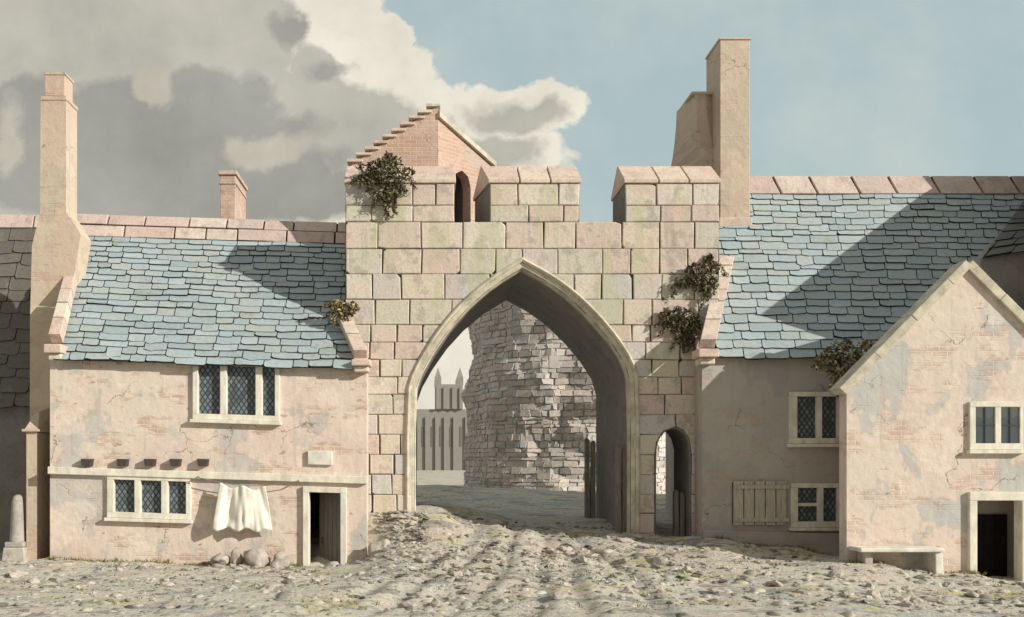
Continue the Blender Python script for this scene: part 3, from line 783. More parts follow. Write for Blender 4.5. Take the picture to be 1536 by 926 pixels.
while x < 22.3:
    w = rnd(1.1,1.45); l = .22
    mb.hexa([(x+.05,mt-.08,z0),(x+w-.03,mt-.08,z0),(x+w-.03,mt+.6,z0),(x+.05,mt+.6,z0)], [(x+.05-l,mt+.12,z1),(x+w-.03-l,mt+.12,z1),(x+w-.03-l,mt+.5,z1),(x+.05-l,mt+.5,z1)]); x += w
mb.box(X(1050,mt), 22.2, mt+.12, mt+.45, z0, z1-.04, 1)
mb.build('ridge_coping', [M['ridge'], M['joint']], rc, bevel=.015)
a = P(1061, 517, YM-.12); b = P(1089, 392, 2.75)
verge(rc, a, b, .40, .16, [(a.x-.3, a.x+.22, YM-.38, YM+.2, a.z-.34, a.z-.13), (a.x-.22, a.x+.16, YM-.24, YM+.2, a.z-.5, a.z-.343)])
window(rc, *wa, YM, [(X(1195,YM), X(1224,YM)), (X(1232,YM), X(1255,YM))], proud=.06, label='upper leaded window')
zt_ = Z(757,YM)
window(rc, *wb, YM, [(X(1196,YM), X(1226,YM)), (X(1234,YM), X(1255,YM))], proud=.06, transoms=[(X(1196,YM), X(1226,YM), zt_)], label='lower leaded window beside the open shutter')
# shutter
sx0, sx1, sz0, sz1 = X(1098,YM), X(1178,YM), Z(788,YM), Z(722,YM)
mb = MB(); n = 5
for i in range(n):
    a0 = lerp(sx0,sx1,i/n)+.012; a1 = lerp(sx0,sx1,(i+1)/n)-.012; mb.box(a0,a1,YM-.09,YM-.05,sz0+rnd(0,.02),sz1)
mb.box(sx0, sx1, YM-.049, YM-.012, sz0+.04, sz1-.04, 1)
sh = mb.build('shutter', [M['shutter'], M['joint']], rc, bevel=.006)
for zz in (sz0+.14, sz1-.14):
    mb = MB(); mb.box(sx0+.03, sx1+.05, YM-.125, YM-.092, zz-.05, zz+.05); mb.build('batten', M['shutter'], sh, bevel=.008)
mb = MB(); mb.hexa([(mx0+.01,YM-.10,-1),(X(1290,YM),YM-.10,-1),(X(1290,YM),YM-.002,-1),(mx0+.01,YM-.002,-1)], [(mx0+.01,YM-.10,Z(796,YM)),(X(1290,YM),YM-.10,Z(801,YM)),(X(1290,YM),YM-.002,Z(801,YM)+.03),(mx0+.01,YM-.002,Z(796,YM)+.03)])
mb.build('plinth', M['plasterM'], rc, bevel=.015)
# tall chimney
CY = 4.35
mb = MB(); cx0, cx1 = X(1080,CY), X(1125,CY); cz1 = Z(60,CY)
mb.box(cx0, cx1, CY, CY+1.3, Z(331,CY)-.8, cz1)
tc = mb.build('chimney', M['plasterC'], rc, bevel=.02, label='tall square chimney at the gateway end')
mb = MB(); mb.box(cx0-.03, cx1+.03, CY-.03, CY+1.33, cz1+.002, cz1+.06); mb.box(cx0+.1, cx1-.1, CY+.1, CY+1.2, cz1+.062, cz1+.085); mb.build('chimney_cap', M['plasterC'], tc, bevel=.015)
mb = MB(); mb.box(cx0-.06, cx1+.05, CY-.07, CY+.3, Z(331,CY)-.3, Z(327,CY)); mb.build('flashing', M['coping'], tc, bevel=.03)
# flared stack behind it
FY0, FY1 = 5.0, 6.3
lv = [(274,1082,1092,996),(262,1072,1086,998),(250,1064,1079,1001),(235,1057,1073,1005),(215,1051,1068,1009),(190,1047,1063,1012),(165,1044,1060,1014),(142,1043,1058,1015)]
mb = MB(); rings = []
for (py, fl, fr, bl) in lv:
    zz = Z(py, FY0); xb = X(bl, FY1)
    rings.append([Vector((X(fl,FY0), FY0, zz)), Vector((X(fr,FY0), FY0, zz)), Vector((X(1092,FY0+.4), FY0+.45, zz)), Vector((X(1088,FY1), FY1, zz)), Vector((xb, FY1, zz - .0))])
for i in range(len(rings)-1):
    a, b = rings[i], rings[i+1]; n = len(a)
    mb.add(a+b, [(k, (k+1) % n, n+(k+1) % n, n+k) for k in range(n)])
mb.add(rings[-1], [tuple(range(5))])
fl_ = recalc(mb.build('chimney', M['plasterC'], rc, label='lower flared chimney stack behind the tall one'))
mb = MB()
mb.box(rings[-1][0].x-.12, rings[-1][2].x, FY0-.03, FY1+.05, rings[-1][0].z+.002, rings[-1][0].z+.09); mb.build('chimney_cap', M['plasterC'], fl_, bevel=.02)
# hipped dormer at the right edge
DY = 1.1
d0 = P(1470,388,DY); d1 = P(1640,360,DY); u0 = P(1546,300,5.0); u1 = P(1700,290,5.3)
mb = MB(); mb.prism([Vector((d0.x,DY,d0.z-2.4)), Vector((d1.x,DY,d0.z-2.4)), d1, d0], (0,.3,0)); mb.prism([Vector((d0.x,DY+.3,d0.z-2.4)), Vector((d0.x,DY+.3,d0.z)), u0], (.25,0,0))
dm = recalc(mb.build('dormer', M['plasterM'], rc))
slates(d0+Vector((-.05,-.15,-.03)), d1+Vector((0,-.15,0)), u0+Vector((0,.2,.1)), u1+Vector((0,.2,.1)), 8, .5, .9, 'dormer_roof', dm, mat='shadedslate')  # shade over the dormer is in its dark slate colour
# unseen block beyond the edge, shaped to throw the long shadow on the slates
k0 = P(1558, 250, -1.9)
rx_ = (1558-VX)/F
def kp(Y, z): return Vector((rx_*(Y+D), Y, z))
T0 = k0.z - .35
mb = MB(); mb.prism([kp(-1.9,-1), kp(-1.9,T0), kp(4.3,T0+3.35), kp(4.3,T0+5.9), kp(5.5,T0+5.9), kp(5.5,T0+3.0), kp(7.0,T0+.9), kp(7.0,-1)], (5,0,0)); recalc(mb.build('shadow_block', M['plasterM'], rc))

# ------------------------------------------------------------------ gabled cottage in front, right
YW = -2.5; SKW = .42
gc = thing('cottage', 'sunlit cottage with steep pink gable end, pale coping and dark open doorway at right edge', 'cottage', (12, YW, 0))
gx0, gx1 = X(1270,YW), X(1632,YW); gze = Z(581,YW); gap = P(1450,398,YW)
ww = (X(1452,YW), X(1531,YW), Z(675,YW), Z(603,YW)); wd = (X(1451,YW), X(1541,YW), -1.0, Z(738,YW))
mb = MB(); wall_cells(mb, gx0, gx1, -1, gze, YW, YW+.35, [(h[0]+ins, h[1]-ins, h[2]+ins, h[3]-ins) for h in (ww, wd)])
mb.prism([Vector((gx0,YW,gze)), Vector((gx1,YW,gze)), gap], (0,.35,0))
LB = 4.6
for xa in (gx0+.002, gx1-.352):
    mb.hexa([(xa,YW+.352,-1),(xa+.35,YW+.352,-1),(xa+.35+SKW*(YM-YW),YM,-1),(xa+SKW*(YM-YW),YM,-1)], [(xa,YW+.352,gze),(xa+.35,YW+.352,gze),(xa+.35+SKW*(YM-YW),YM,gze),(xa+SKW*(YM-YW),YM,gze)])
recalc(mb.build('wall', M['plasterW'], gc))
bk = Vector((SKW*LB, LB, 0))
ridge0 = gap + Vector((0,.05,.03)); ridge1 = ridge0 + bk + Vector((.7,.0,0))
el = Vector((gx0-.08, YW+.05, gze-.06)); er = Vector((gx1+.08, YW+.05, gze-.06))
slates(el, el+bk, ridge0, ridge1, 12, .4, .7, 'roof', gc, label='left slope of the gable roof')
slates(er, er+bk, ridge0, ridge1, 12, .4, .7, 'roof', gc, label='right slope of the gable roof')
def rake(a, b, name):
    mb = MB(); a, b = Vector(a), Vector(b); L = (b-a).length; dr_ = (b-a)/L; up = Vector((-dr_.z, 0, dr_.x));
    if up.z < 0: up = -up
    y0, y1 = YW-.10, YW+.4
    def fn(s):
        p = a+dr_*s
        return [Vector((p.x,y0,p.z))-up*.10, Vector((p.x,y0,p.z))+up*.10, Vector((p.x,y1,p.z))+up*.10, Vector((p.x,y1,p.z))-up*.10]
    blocks_along(mb, (fn, L), .9, 1.4, .012, .004)
    return recalc(mb.build(name, M['mould'], gc, bevel=.012))
rake((gx0-.14, 0, gze-.10), (gap.x-.0, 0, gap.z+.03), 'gable_coping'); rake((gap.x+.005, 0, gap.z+.03), (gx1+.14, 0, gze-.10), 'gable_coping')
# window with clear panes, curtains
w = window(gc, *ww, YW, [(X(1461,YW), X(1490,YW)), (X(1499,YW), X(1527,YW))], proud=.07, pane=M['clear'], sill=True, label='small two-light window with pale half curtains', pd=-.035)
for (a, b) in ((X(1461,YW), X(1490,YW)), (X(1499,YW), X(1527,YW))):
    zc0, zc1 = ww[2]+.14, ww[3]-.12
    mb = MB(); mb.box((a+b)/2-.014, (a+b)/2+.014, YW-.055, YW-.037, zc0, zc1); mb.box(a, b, YW-.054, YW-.038, (zc0+zc1)/2-.014, (zc0+zc1)/2+.014); mb.build('glazing_bar', M['iron'], w)
    mb = MB(); vs = []; fs = []; N = 16
    for i in range(N+1):
        t = i/N; xx = lerp(a, b, t); yy = YW+.008+.010*math.sin(t*22)
        vs += [(xx, yy, zc1), (xx, yy+.005, zc1-.20-.05*math.sin(t*math.pi)-.02*math.sin(t*17))]
    for i in range(N): fs.append((2*i, 2*i+1, 2*i+3, 2*i+2))
    mb.add(vs, fs); mb.build('curtain', M['cloth'], w)
    mb = MB(); mb.box(a-.03, b+.03, YW+.035, YW+.05, zc0-.03, zc1+.03); mb.build('blind', M['room'], w)
# doorway
mb = MB(); zb = -.6
mb.box(wd[0], wd[0]+.17, YW-.09, YW+.2, zb, wd[3]-.19); mb.box(wd[1]-.17, wd[1], YW-.09, YW+.2, zb, wd[3]-.19); mb.box(wd[0], wd[1], YW-.094, YW+.2, wd[3]-.19, wd[3])
mb.build('door_frame', M['frame'], gc, bevel=.012)
mb = MB(); iy = YW+.75
mb.box(wd[0]-.3, wd[1]+.3, iy+.1, iy+.2, -1, wd[3]+.2); mb.box(wd[0]-.4, wd[0]-.302, YW+.352, iy+.2, -1, wd[3]+.2); mb.box(wd[1]+.302, wd[1]+.4, YW+.352, iy+.2, -1, wd[3]+.2); mb.box(wd[0]-.4, wd[1]+.4, YW+.352, iy+.2, wd[3]+.202, wd[3]+.3)
mb.build('porch_wall', M['plasterM'], gc)
mb = MB(); dx0, dx1 = X(1470,iy)-.45, X(1512,iy); dz1 = Z(772,iy)
for i in range(4): mb.box(lerp(dx0,dx1,i/4)+.006, lerp(dx0,dx1,(i+1)/4)-.006, iy+.02, iy+.09, -.6, dz1)
dd = mb.build('door', M['black'], gc)
mb = MB(); mb.tube([(dx1-.12, iy+.01, .7), (dx1-.12, iy-.03, .74), (dx1-.12, iy-.03, .82), (dx1-.12, iy+.01, .86)], .014); mb.build('handle', M['iron'], dd)

# stone bench
zb_ = Z(822, YW-.5)
bn = thing('bench', 'low stone bench slab on a short upright against the pink gable wall', 'bench', (X(1350,YW-.35), YW-.35, gz_at(X(1350,YW-.35), YW-.35)))
mb = MB(); mb.box(X(1290,YW-.55), X(1416,YW-.55), YW-.58, YW-.02, zb_-.09, zb_); mb.build('slab', M['white'], bn, bevel=.025)
mb = MB(); mb.hexa([(X(1404,YW-.5),YW-.52,-.5),(X(1419,YW-.5),YW-.52,-.5),(X(1419,YW-.5),YW-.05,-.5),(X(1404,YW-.5),YW-.05,-.5)], [(X(1402,YW-.5),YW-.52,zb_-.093),(X(1413,YW-.5),YW-.52,zb_-.093),(X(1413,YW-.5),YW-.05,zb_-.093),(X(1402,YW-.5),YW-.05,zb_-.093)]); mb.build('leg', M['white'], bn, bevel=.02)
mb = MB(); mb.box(X(1294,YW-.3), X(1306,YW-.3), YW-.4, YW-.05, -.5, zb_-.093); mb.build('leg', M['rock'], bn, bevel=.02)

# ------------------------------------------------------------------ beyond the arch
def lump(a, z):
    return .62*mnoise.noise(Vector((math.cos(a)*2.2, math.sin(a)*2.2, z*.42))) + .24*mnoise.noise(Vector((math.cos(a)*6, math.sin(a)*6, z*1.1+5))) + .10*mnoise.noise(Vector((math.cos(a)*15, math.sin(a)*15, z*2.6)))
def rubble_ring(mb, cx, cy, r, z0, zfun, rows, a0, a1, sw):
    z = z0; hmin, hmax = rows
    zmax = max(zfun(a) for a in np.linspace(a0, a1, 60))
    while z < zmax:
        h = rnd(hmin, hmax); a = a0 + rnd(0, .1)
        while a < a1:
            w = rnd(sw[0], sw[1])/r; b = a+w
            if z + h*.5 < zfun((a+b)/2):
                ro = r + rnd(.0, .07); g = .02; q = []
                for zz, aa, rr in ((z+g,a+g/r,ro),(z+g,b-g/r,ro),(z+h-g,b-g/r,ro),(z+h-g,a+g/r,ro),(z,a,r-.35),(z,b,r-.35),(z+h,b,r-.35),(z+h,a,r-.35)):
                    rr += rnd(-.02,.02) + lump(aa, zz); aa += rnd(-.05,.05)/r; q.append((cx+rr*math.cos(aa), cy+rr*math.sin(aa), zz+rnd(-.035,.035)))
                mb.add(q, [(0,1,2,3),(0,4,5,1),(1,5,6,2),(2,6,7,3),(3,7,4,0),(7,6,5,4)])
            a = b
        z += h
TY = 23.0; tr = 5.3; tcx = X(704, TY) + tr
rt = thing('tower', 'ruined round rubble tower with ragged top seen through the big arch', 'tower', (tcx, TY, 1))
def tz_top(a): return Z(392, TY) + .8*mnoise.noise(Vector((a*1.6, 3.1, 0))) + .4*mnoise.noise(Vector((a*6, 1.1, 0))) - 2.2*max(0, math.cos(a)+.1)
mb = MB(); rubble_ring(mb, tcx, TY, tr, .2, tz_top, (.14, .34), 0, 2*math.pi, (.2, .75))
recalc(mb.build('wall', M['rubble'], rt))
mb = MB(); n = 160; zs_ = list(np.arange(0, Z(450, TY), .2)); vs = []
for z in zs_:
    for i in range(n):
        a = 2*math.pi*i/n; ro = tr - .02 + lump(a, z)
        vs.append((tcx+ro*math.cos(a), TY+ro*math.sin(a), z))
mb.add(vs, [(k*n+i, k*n+(i+1) % n, (k+1)*n+(i+1) % n, (k+1)*n+i) for k in range(len(zs_)-1) for i in range(n)] + [tuple(range((len(zs_)-1)*n, len(zs_)*n))]); mb.build('wall_core', M['mortar'], rt)
# curtain wall
cw = thing('ruined_wall', 'pale ruined rubble wall running right from the round tower, behind the postern', 'wall', (X(960,26), 26, 1))
mb = MB(); x = tcx+2.8; Yc = 25.0; z = .2
while z < Z(520,Yc):
    h = rnd(.3,.5); x = tcx+2.5
    while x < X(1300,Yc):
        w = rnd(.5,1.2)
        if z < Z(560,Yc) + .9*mnoise.noise(Vector((x*.5,2,0))):
            j = rnd(-.06,.06); mb.box(x+.025, x+w-.025, Yc+j, Yc+.8, z+.02, z+h-.02)
        x += w
    z += h
mb.build('wall', stone('curtain_rubble', [(.66,.54,.47), (.72,.63,.54), (.60,.50,.44), (.58,.57,.53), (.74,.66,.58)], stain=(.5,.45,.4)), cw)
mb = MB(); mb.box(tcx+2.6, X(1295,Yc), Yc+.06, Yc+.7, 0, Z(600,Yc)); mb.build('wall_core', M['mortar'], cw)
# distant church
HY = 128.0
hc = thing('church', 'distant grey church tower with pinnacles seen at left inside the arch', 'church', (X(672,HY), HY, .9))
mb = MB(); mb.box(X(590,HY), X(712,HY), HY, HY+14, 0, Z(614,HY)); 
for px in (596, 628, 640, 655, 668, 682, 700): mb.box(X(px,HY)-.25, X(px,HY)+.25, HY-.3, HY-.01, 0, Z(626,HY))
mb.build('wall', M['far'], hc)
mb = MB(); mb.box(X(653,HY), X(694,HY), HY-.4, HY+7, Z(614,HY)+.01, Z(577,HY))
for px in (656, 667, 680, 691): mb.box(X(px,HY)-.22, X(px,HY)+.22, HY-.65, HY-.41, Z(614,HY)+.01, Z(582,HY))
tw = mb.build('belfry', M['far'], hc)
for px in (657, 690):
    for yy in (0.3, 6.4):
        mb = MB(); x = X(px,HY); z0 = Z(577,HY)+.01; mb.box(x-.55, x+.55, HY+yy-.55, HY+yy+.55, z0, z0+1.3)
        mb.add([(x-.5,HY+yy-.5,z0+1.302),(x+.5,HY+yy-.5,z0+1.302),(x+.5,HY+yy+.5,z0+1.302),(x-.5,HY+yy+.5,z0+1.302),(x,HY+yy,z0+3.0)], [(0,1,4),(1,2,4),(2,3,4),(3,0,4)])
        mb.build('pinnacle', M['far'], tw)
for px in (634, 648, 661, 676, 691):
    mb = MB(); x = X(px,HY); mb.box(x-.16, x+.16, HY-.06, HY-.004, Z(670,HY), Z(640,HY)); mb.build('window', M['door'], hc)

# ------------------------------------------------------------------ posts, obelisk, laundry, stones
def timber_post(px0, px1, pyt, pyb, Y, label, boards=2):
    x0, x1 = X(px0,Y), X(px1,Y); zt = Z(pyt,Y); zb = gz_at((x0+x1)/2, Y)
    t = thing('timber_post', label, 'post', ((x0+x1)/2, Y, zb), 'timber guard posts of the gateway')
    n = boards
    for i in range(n):
        a = lerp(x0,x1,i/n)+.006; b = lerp(x0,x1,(i+1)/n)-.006; h = zt - (0 if i == 0 else .07*i); lean = .02*(i-.5)
        mb = MB(); mb.hexa([(a,Y-.1,zb-.4),(b,Y-.1,zb-.4),(b,Y+.1,zb-.4),(a,Y+.1,zb-.4)], [(a+lean+.01,Y-.09,h),(b+lean-.01,Y-.09,h-.03),(b+lean-.01,Y+.09,h-.02),(a+lean+.01,Y+.09,h-.04)])
        mb.hexa([(a+lean+.01,Y-.09,h+.002),(b+lean-.01,Y-.09,h-.028),(b+lean-.01,Y+.09,h-.018),(a+lean+.01,Y+.09,h-.038)], [(a+lean+.04,Y-.05,h+.05),(b+lean-.04,Y-.05,h+.04),(b+lean-.04,Y+.05,h+.04),(a+lean+.04,Y+.05,h+.04)])
        mb.build('plank', M['wood'], t, bevel=.01)
timber_post(877, 893, 660, 785, 4.9, 'upright grey timber post at the inner end of the arch passage')
timber_post(923, 941, 670, 797, 1.6, 'broad timber post of two planks against the arch right jamb')
timber_post(1010, 1026, 737, 808, 1.45, 'short timber post standing inside the small postern doorway')

YO = .35; ob = P(27, 842, YO); oz = gz_at(ob.x, YO)
t = thing('guard_stone', 'slim whitewashed round-topped stone post on a block beside the buttress', 'stone post', (ob.x, YO, oz))
mb = MB(); zt = Z(742,YO); zs = Z(812,YO)
prof = [(.20,zs),(.185,zs+.3),(.165,lerp(zs,zt,.6)),(.145,lerp(zs,zt,.85)),(.12,zt-.07),(.07,zt-.015),(.0,zt)]
n = 12; vs = []; 
for r_, z in prof: vs += [(ob.x+r_*math.cos(2*math.pi*i/n), YO+r_*math.sin(2*math.pi*i/n), z) for i in range(n)]
mb.add(vs, [(k*n+i, k*n+(i+1) % n, (k+1)*n+(i+1) % n, (k+1)*n+i) for k in range(len(prof)-1) for i in range(n)]); mb.build('shaft', M['rock'], t, smooth=True)
mb = MB(); z0 = oz-.3
mb.hexa([(ob.x-.32,YO-.3,z0),(ob.x+.32,YO-.3,z0),(ob.x+.32,YO+.3,z0),(ob.x-.32,YO+.3,z0)], [(ob.x-.26,YO-.26,zs-.14),(ob.x+.26,YO-.26,zs-.14),(ob.x+.26,YO+.26,zs-.14),(ob.x-.26,YO+.26,zs-.14)])
mb.box(ob.x-.24, ob.x+.24, YO-.24, YO+.24, zs-.138, zs-.002); mb.build('base', M['rock'], t, bevel=.03)

# laundry
ly = -.26
def line_pt(t): return lerp(P(296,716,ly), P(447,722,ly), t) + Vector((0, 0, -.16*math.sin(math.pi*t)))
mb = MB(); mb.tube([line_pt(i/20) for i in range(21)], .012, 6)
for e in (0, 1):
    q = line_pt(e); mb.tube([q, q+Vector((0, -ly+.05, .03))], .018, 6)
tag(mb.build('clothesline', M['wood']), 'sagging clothesline strung on pegs under the string course', 'clothesline')
N, K = 46, 22; mb = MB(); vs = []; fs = []
ta, tb = (330-296)/151, (398-296)/151
for j in range(K+1):
    v = j/K
    for i in range(N+1):
        u = i/N; top = line_pt(lerp(ta, tb, u)); 
        sag = .10*(math.sin(math.pi*((u*2) % 1.0)))**2*(1-v)
        bz = Z(793 + 3*math.sin(u*19) + 4*u + 4*mnoise.noise(Vector((u*7, 2, 2))), ly)
        z = lerp(top.z - sag, bz, v)
        x = top.x + (u-.5)*.34*v
        fo = mnoise.noise(Vector((u*4.2, v*.7, 1.7)))*.16 + mnoise.noise(Vector((u*11, v*1.3, 5.1)))*.07 + mnoise.noise(Vector((u*3 + v*2.5, v*3, 9)))*.05
        y = ly + fo*(.55+.45*v) - .05*v*math.sin(math.pi*u)
        vs.append((x, y, z))
for j in range(K):
    for i in range(N):
        a = j*(N+1)+i; fs.append((a, a+1, a+N+2, a+N+1))
mb.add(vs, fs); cl = mb.build('laundry', M['cloth'], smooth=True); tag(cl, 'white linen garment with deep folds hung on the clothesline beside the cottage door', 'laundry')
so = cl.modifiers.new('Solidify', 'SOLIDIFY'); so.thickness = .012

_ico = bmesh.new(); bmesh.ops.create_icosphere(_ico, subdivisions=2, radius=1)
ICO_V = [v.co.copy() for v in _ico.verts]; ICO_F = [[v.index for v in f.verts] for f in _ico.faces]; _ico.free()
_ico = bmesh.new(); bmesh.ops.create_icosphere(_ico, subdivisions=3, radius=1)
ICO3_V = [v.co.copy() for v in _ico.verts]; ICO3_F = [[v.index for v in f.verts] for f in _ico.faces]; _ico.free()
def cuts(seed, n, lo=.55, hi=.85):
    g_ = random.Random(int(seed*1000)+n); o = []
    for _ in range(n):
        o.append((Vector((g_.uniform(-1,1), g_.uniform(-1,1), g_.uniform(-.8,1))).normalized(), g_.uniform(lo, hi)))
    return o
def facet(v, cs):
    v = v.copy()
    for n_, d_ in cs:
        e = v.dot(n_) - d_
        if e > 0: v -= n_*e*.92
    return v
def rock_pts(V, r, amt, seed):
    o = []; cs_ = cuts(seed, 7)
    for v in V:
        v = facet(v, cs_)
        s_ = 1 + amt*mnoise.noise(v*1.1 + Vector((seed*3.7, seed*1.3, seed))) + amt*.5*mnoise.noise(v*2.6 + Vector((seed, seed*2.1, 0)))
        w = Vector((v.x*r[0], v.y*r[1], v.z*r[2]))*s_
        o.append(w)
    return o
def boulder(px, pyb, Y, r, label, seed, mat='rock', up=.75, group='stones by the cottage wall'):
    x = X(px, Y); z = gz_at(x, Y); mb = MB(); mb.add([v + Vector((x, Y, z + r[2]*up)) for v in rock_pts(ICO3_V, r, .5, seed)], ICO3_F)
    o = mb.build('stone', M[mat], smooth=True)
    return tag(o, label, 'stone', group)
boulder(333, 850, -.35, (.25,.22,.21), 'dark lumpy stone, leftmost of the row under the laundry', 1.3)
boulder(354, 850, -.3, (.15,.16,.25), 'narrow upright stone second in the row under the laundry', 2.7)
boulder(384, 850, -.42, (.33,.24,.27), 'largest rounded stone in the row under the laundry', 4.1)
boulder(418, 850, -.38, (.25,.2,.20), 'small round pale stone nearest the cottage door', 5.9)
boulder(569, 850, -.25, (.24,.26,.5), 'tall pale guard stone leaning at the cottage corner below the gate', 7.7, 'rock', .45)

# loose stones on the road: larger ones are individuals
random.seed(21)
regs = [((-10.5, -1.8, -6.5, -.8), 22, 'pale loose stone lying in the yard before the left cottage', 'loose stones in the left yard'),
        ((-.8, 6.0, -7.0, .4), 34, 'grey loose stone on the rutted road before the arch', 'loose stones on the road'),
        ((6.5, 12.5, -7.0, -3.2), 20, 'weathered loose stone on the slope before the gabled cottage', 'loose stones before the right cottage')]
protos = []
for s_ in range(5):
    me = bpy.data.meshes.new('loose_stone'); me.from_pydata([tuple(v) for v in rock_pts(ICO_V, (1, .8, .6), .55, s_*2.3+.7)], [], ICO_F)
    me.materials.append(M['rock']); protos.append(me)
for (x0, x1, y0, y1), n, lab, grp in regs:
    for _ in range(n):
        x, y = rnd(x0, x1), rnd(y0, y1); s_ = rnd(.09, .2)
        o = bpy.data.objects.new('loose_stone', random.choice(protos)); C.objects.link(o)
        o.location = (x, y, gz_at(x, y)+s_*.12); o.scale = (s_*rnd(.9,1.5), s_, s_*rnd(.7,1.1)); o.rotation_euler = (rnd(-.3,.3), rnd(-.3,.3), rnd(0, 6.28))
        tag(o, lab, 'stone', grp)
# gravel
mb = MB(); random.seed(5)
def scatter(n, x0, x1, y0, y1, smin, smax, clump=.45):
    c = 0
    while c < n:
        x, y = rnd(x0, x1), rnd(y0, y1)
        if mnoise.noise(Vector((x*.8, y*1.6, 4.2))) + .25 < rnd(-clump, clump): continue
        if y > -.15 and x < -1.4: continue
        if y > YG-.1 and (x < -.4 or x > 5.4): continue
        if y > -.1 and x > 7.0: continue
        if y > -2.6 and x > 9.2: continue
        s_ = smin + (smax-smin)*random.random()**3
        z = gz_at(x, y); ca, sa_ = math.cos(rnd(0,6.28)), math.sin(rnd(0,6.28)); f = rnd(.75, 1.4); hh = rnd(.3,.62)
        sd = rnd(0, 50); cs_ = cuts(sd, 5, .45, .8)
        vs = []
        for v in ICO_V:
            v = facet(v, cs_)
            k_ = 1+.75*mnoise.noise(v*1.5+Vector((sd, sd*.7, 0)))
            vs.append(Vector((x + (v.x*ca*f - v.y*sa_)*s_*k_, y + (v.x*sa_*f + v.y*ca)*s_*k_, z + v.z*hh*s_*k_ + .1*s_)))
        mb.add(vs, ICO_F); c += 1
scatter(2200, -12, 13.5, -7.5, 0, .018, .11)
scatter(1000, -1.2, 6.0, -5, 3.5, .018, .10)
scatter(300, -1.3, 0, -.5, 1.2, .03, .12)
tag(mb.build('gravel', M['pebble']), 'small grey and cream stones strewn over the road', 'gravel', kind='stuff')
# half-buried cobbles over the whole forecourt
mb = MB(); random.seed(17)
yy = -8.2
while yy < 1.2:
    xx = -12.3 + rnd(0,.3)
    while xx < 13.8:
        xx += rnd(.2,.46); x, y = xx, yy + rnd(-.13,.13)
        if mnoise.noise(Vector((x*.55, y*1.1, 1.3))) + .5*mnoise.noise(Vector((x*1.7, y*2.6, 7.3))) < rnd(-.28, .12): continue
        if y > -.25 and (x < -.9 or x > 5.6): continue
        if y > -2.75 and x > 9.0: continue
        if min(abs(x - float(rut_path(np.array(y), k))) for k in (TR[0], TR[1], TR[4])) < .24: continue
        s_ = rnd(.055,.125)*(1.35 if random.random() < .1 else 1); z = gz_at(x, y); a = rnd(0, 3.14); ca, sa_ = math.cos(a), math.sin(a); f = rnd(1.0,1.5); hh = rnd(.5,.8); sd = rnd(0,50); cs_ = cuts(sd, 4, .6, .9); z -= rnd(.15,.5)*s_
        vs = []
        for v in ICO_V:
            v = facet(v, cs_); k_ = 1 + .4*mnoise.noise(v*1.2+Vector((sd, sd*.7, 0)))
            w_ = v*k_*s_
            vs.append(Vector((x + w_.x*ca*f - w_.y*sa_, y + w_.x*sa_*f + w_.y*ca, z + w_.z*hh + rnd(-.002,.002) - .01)))
        mb.add(vs, ICO_F)
    yy += rnd(.24,.32)
tag(mb.build('cobbles', M['cobble'], smooth=True), 'worn rounded cobbles half buried in the earth of the forecourt', 'cobbles', kind='stuff')
# weeds along walls and in the yard
mb = MB(); random.seed(9)
def blades(x, y, n, h):
    z = gz_at(x, y)
    for _ in range(n):
        a = rnd(0, 6.28); b = Vector((x+rnd(-.08,.08), y+rnd(-.06,.06), z-.02)); tip = b + Vector((math.cos(a)*h*.6, math.sin(a)*h*.5, h*rnd(.5,1.1))); w = Vector((-math.sin(a), math.cos(a), 0))*.012
        mid = (b+tip)/2 + Vector((0,0,h*.12))
        mb.add([b-w, b+w, mid+w*.7, tip, mid-w*.7], [(0,1,2,3,4)])
for _ in range(230):
    x = rnd(X(77,0), X(545,0))
    if X(452,0) < x < X(523,0): continue
    blades(x, -.08-abs(random.gauss(0,.1)), 5, rnd(.05,.14))
for _ in range(60): blades(rnd(7.1,10), -.14-abs(random.gauss(0,.08)), 5, rnd(.06,.15))
for _ in range(50): blades(rnd(9.2,12.2), YW-.1-abs(random.gauss(0,.12)), 5, rnd(.06,.14))
for _ in range(650):
    x, y = rnd(-12, 13), rnd(-7.5, -.5)
    if mnoise.noise(Vector((x*.5, y*1.0, 9.2))) < .18: continue
    blades(x, y, 6, rnd(.04,.11))
tag(mb.build('grass', M['grassy']), 'sparse yellowish weeds and short grass along the walls', 'grass', kind='stuff')

# ------------------------------------------------------------------ plants on the masonry
random.seed(31)
def plant(label, clumps, mat, stems, cat='ivy', leaf=.055):
    base = Vector(clumps[0][0])
    t = thing('ivy' if cat == 'ivy' else 'wall_plant', label, cat, base, 'plants growing out of the masonry')
    mb = MB()
    sh = []
    for c, r, n in clumps:
        leaf_clump(mb, c, r, n, leaf, .15)
        for _ in range(4):
            a = rnd(0, 6.28); p0 = Vector(c); p1 = p0 + Vector((math.cos(a)*r[0]*1.1, -r[1]*.4, math.sin(a)*r[2]*.9)); p2 = p1 + Vector((math.cos(a)*.16, rnd(-.04,.08), math.sin(a)*.1 - rnd(.08,.3)))
            sh.append([p0, p1, p2])
            for k in range(12):
                q = lerp(p1, p2, k/11); leaf_clump(mb, q, (.07,.05,.07), 3, leaf*.8)
    mb.build('foliage', mat, t)
    mb = MB()
    for pts in sh: mb.tube(pts, [.016, .011, .005], 5)
    for pts in stems: mb.tube(pts, [.035*(1-i/len(pts)) + .008 for i in range(len(pts))], 6)
    mb.build('stem', M['stem'], t)
yi = YG-.16
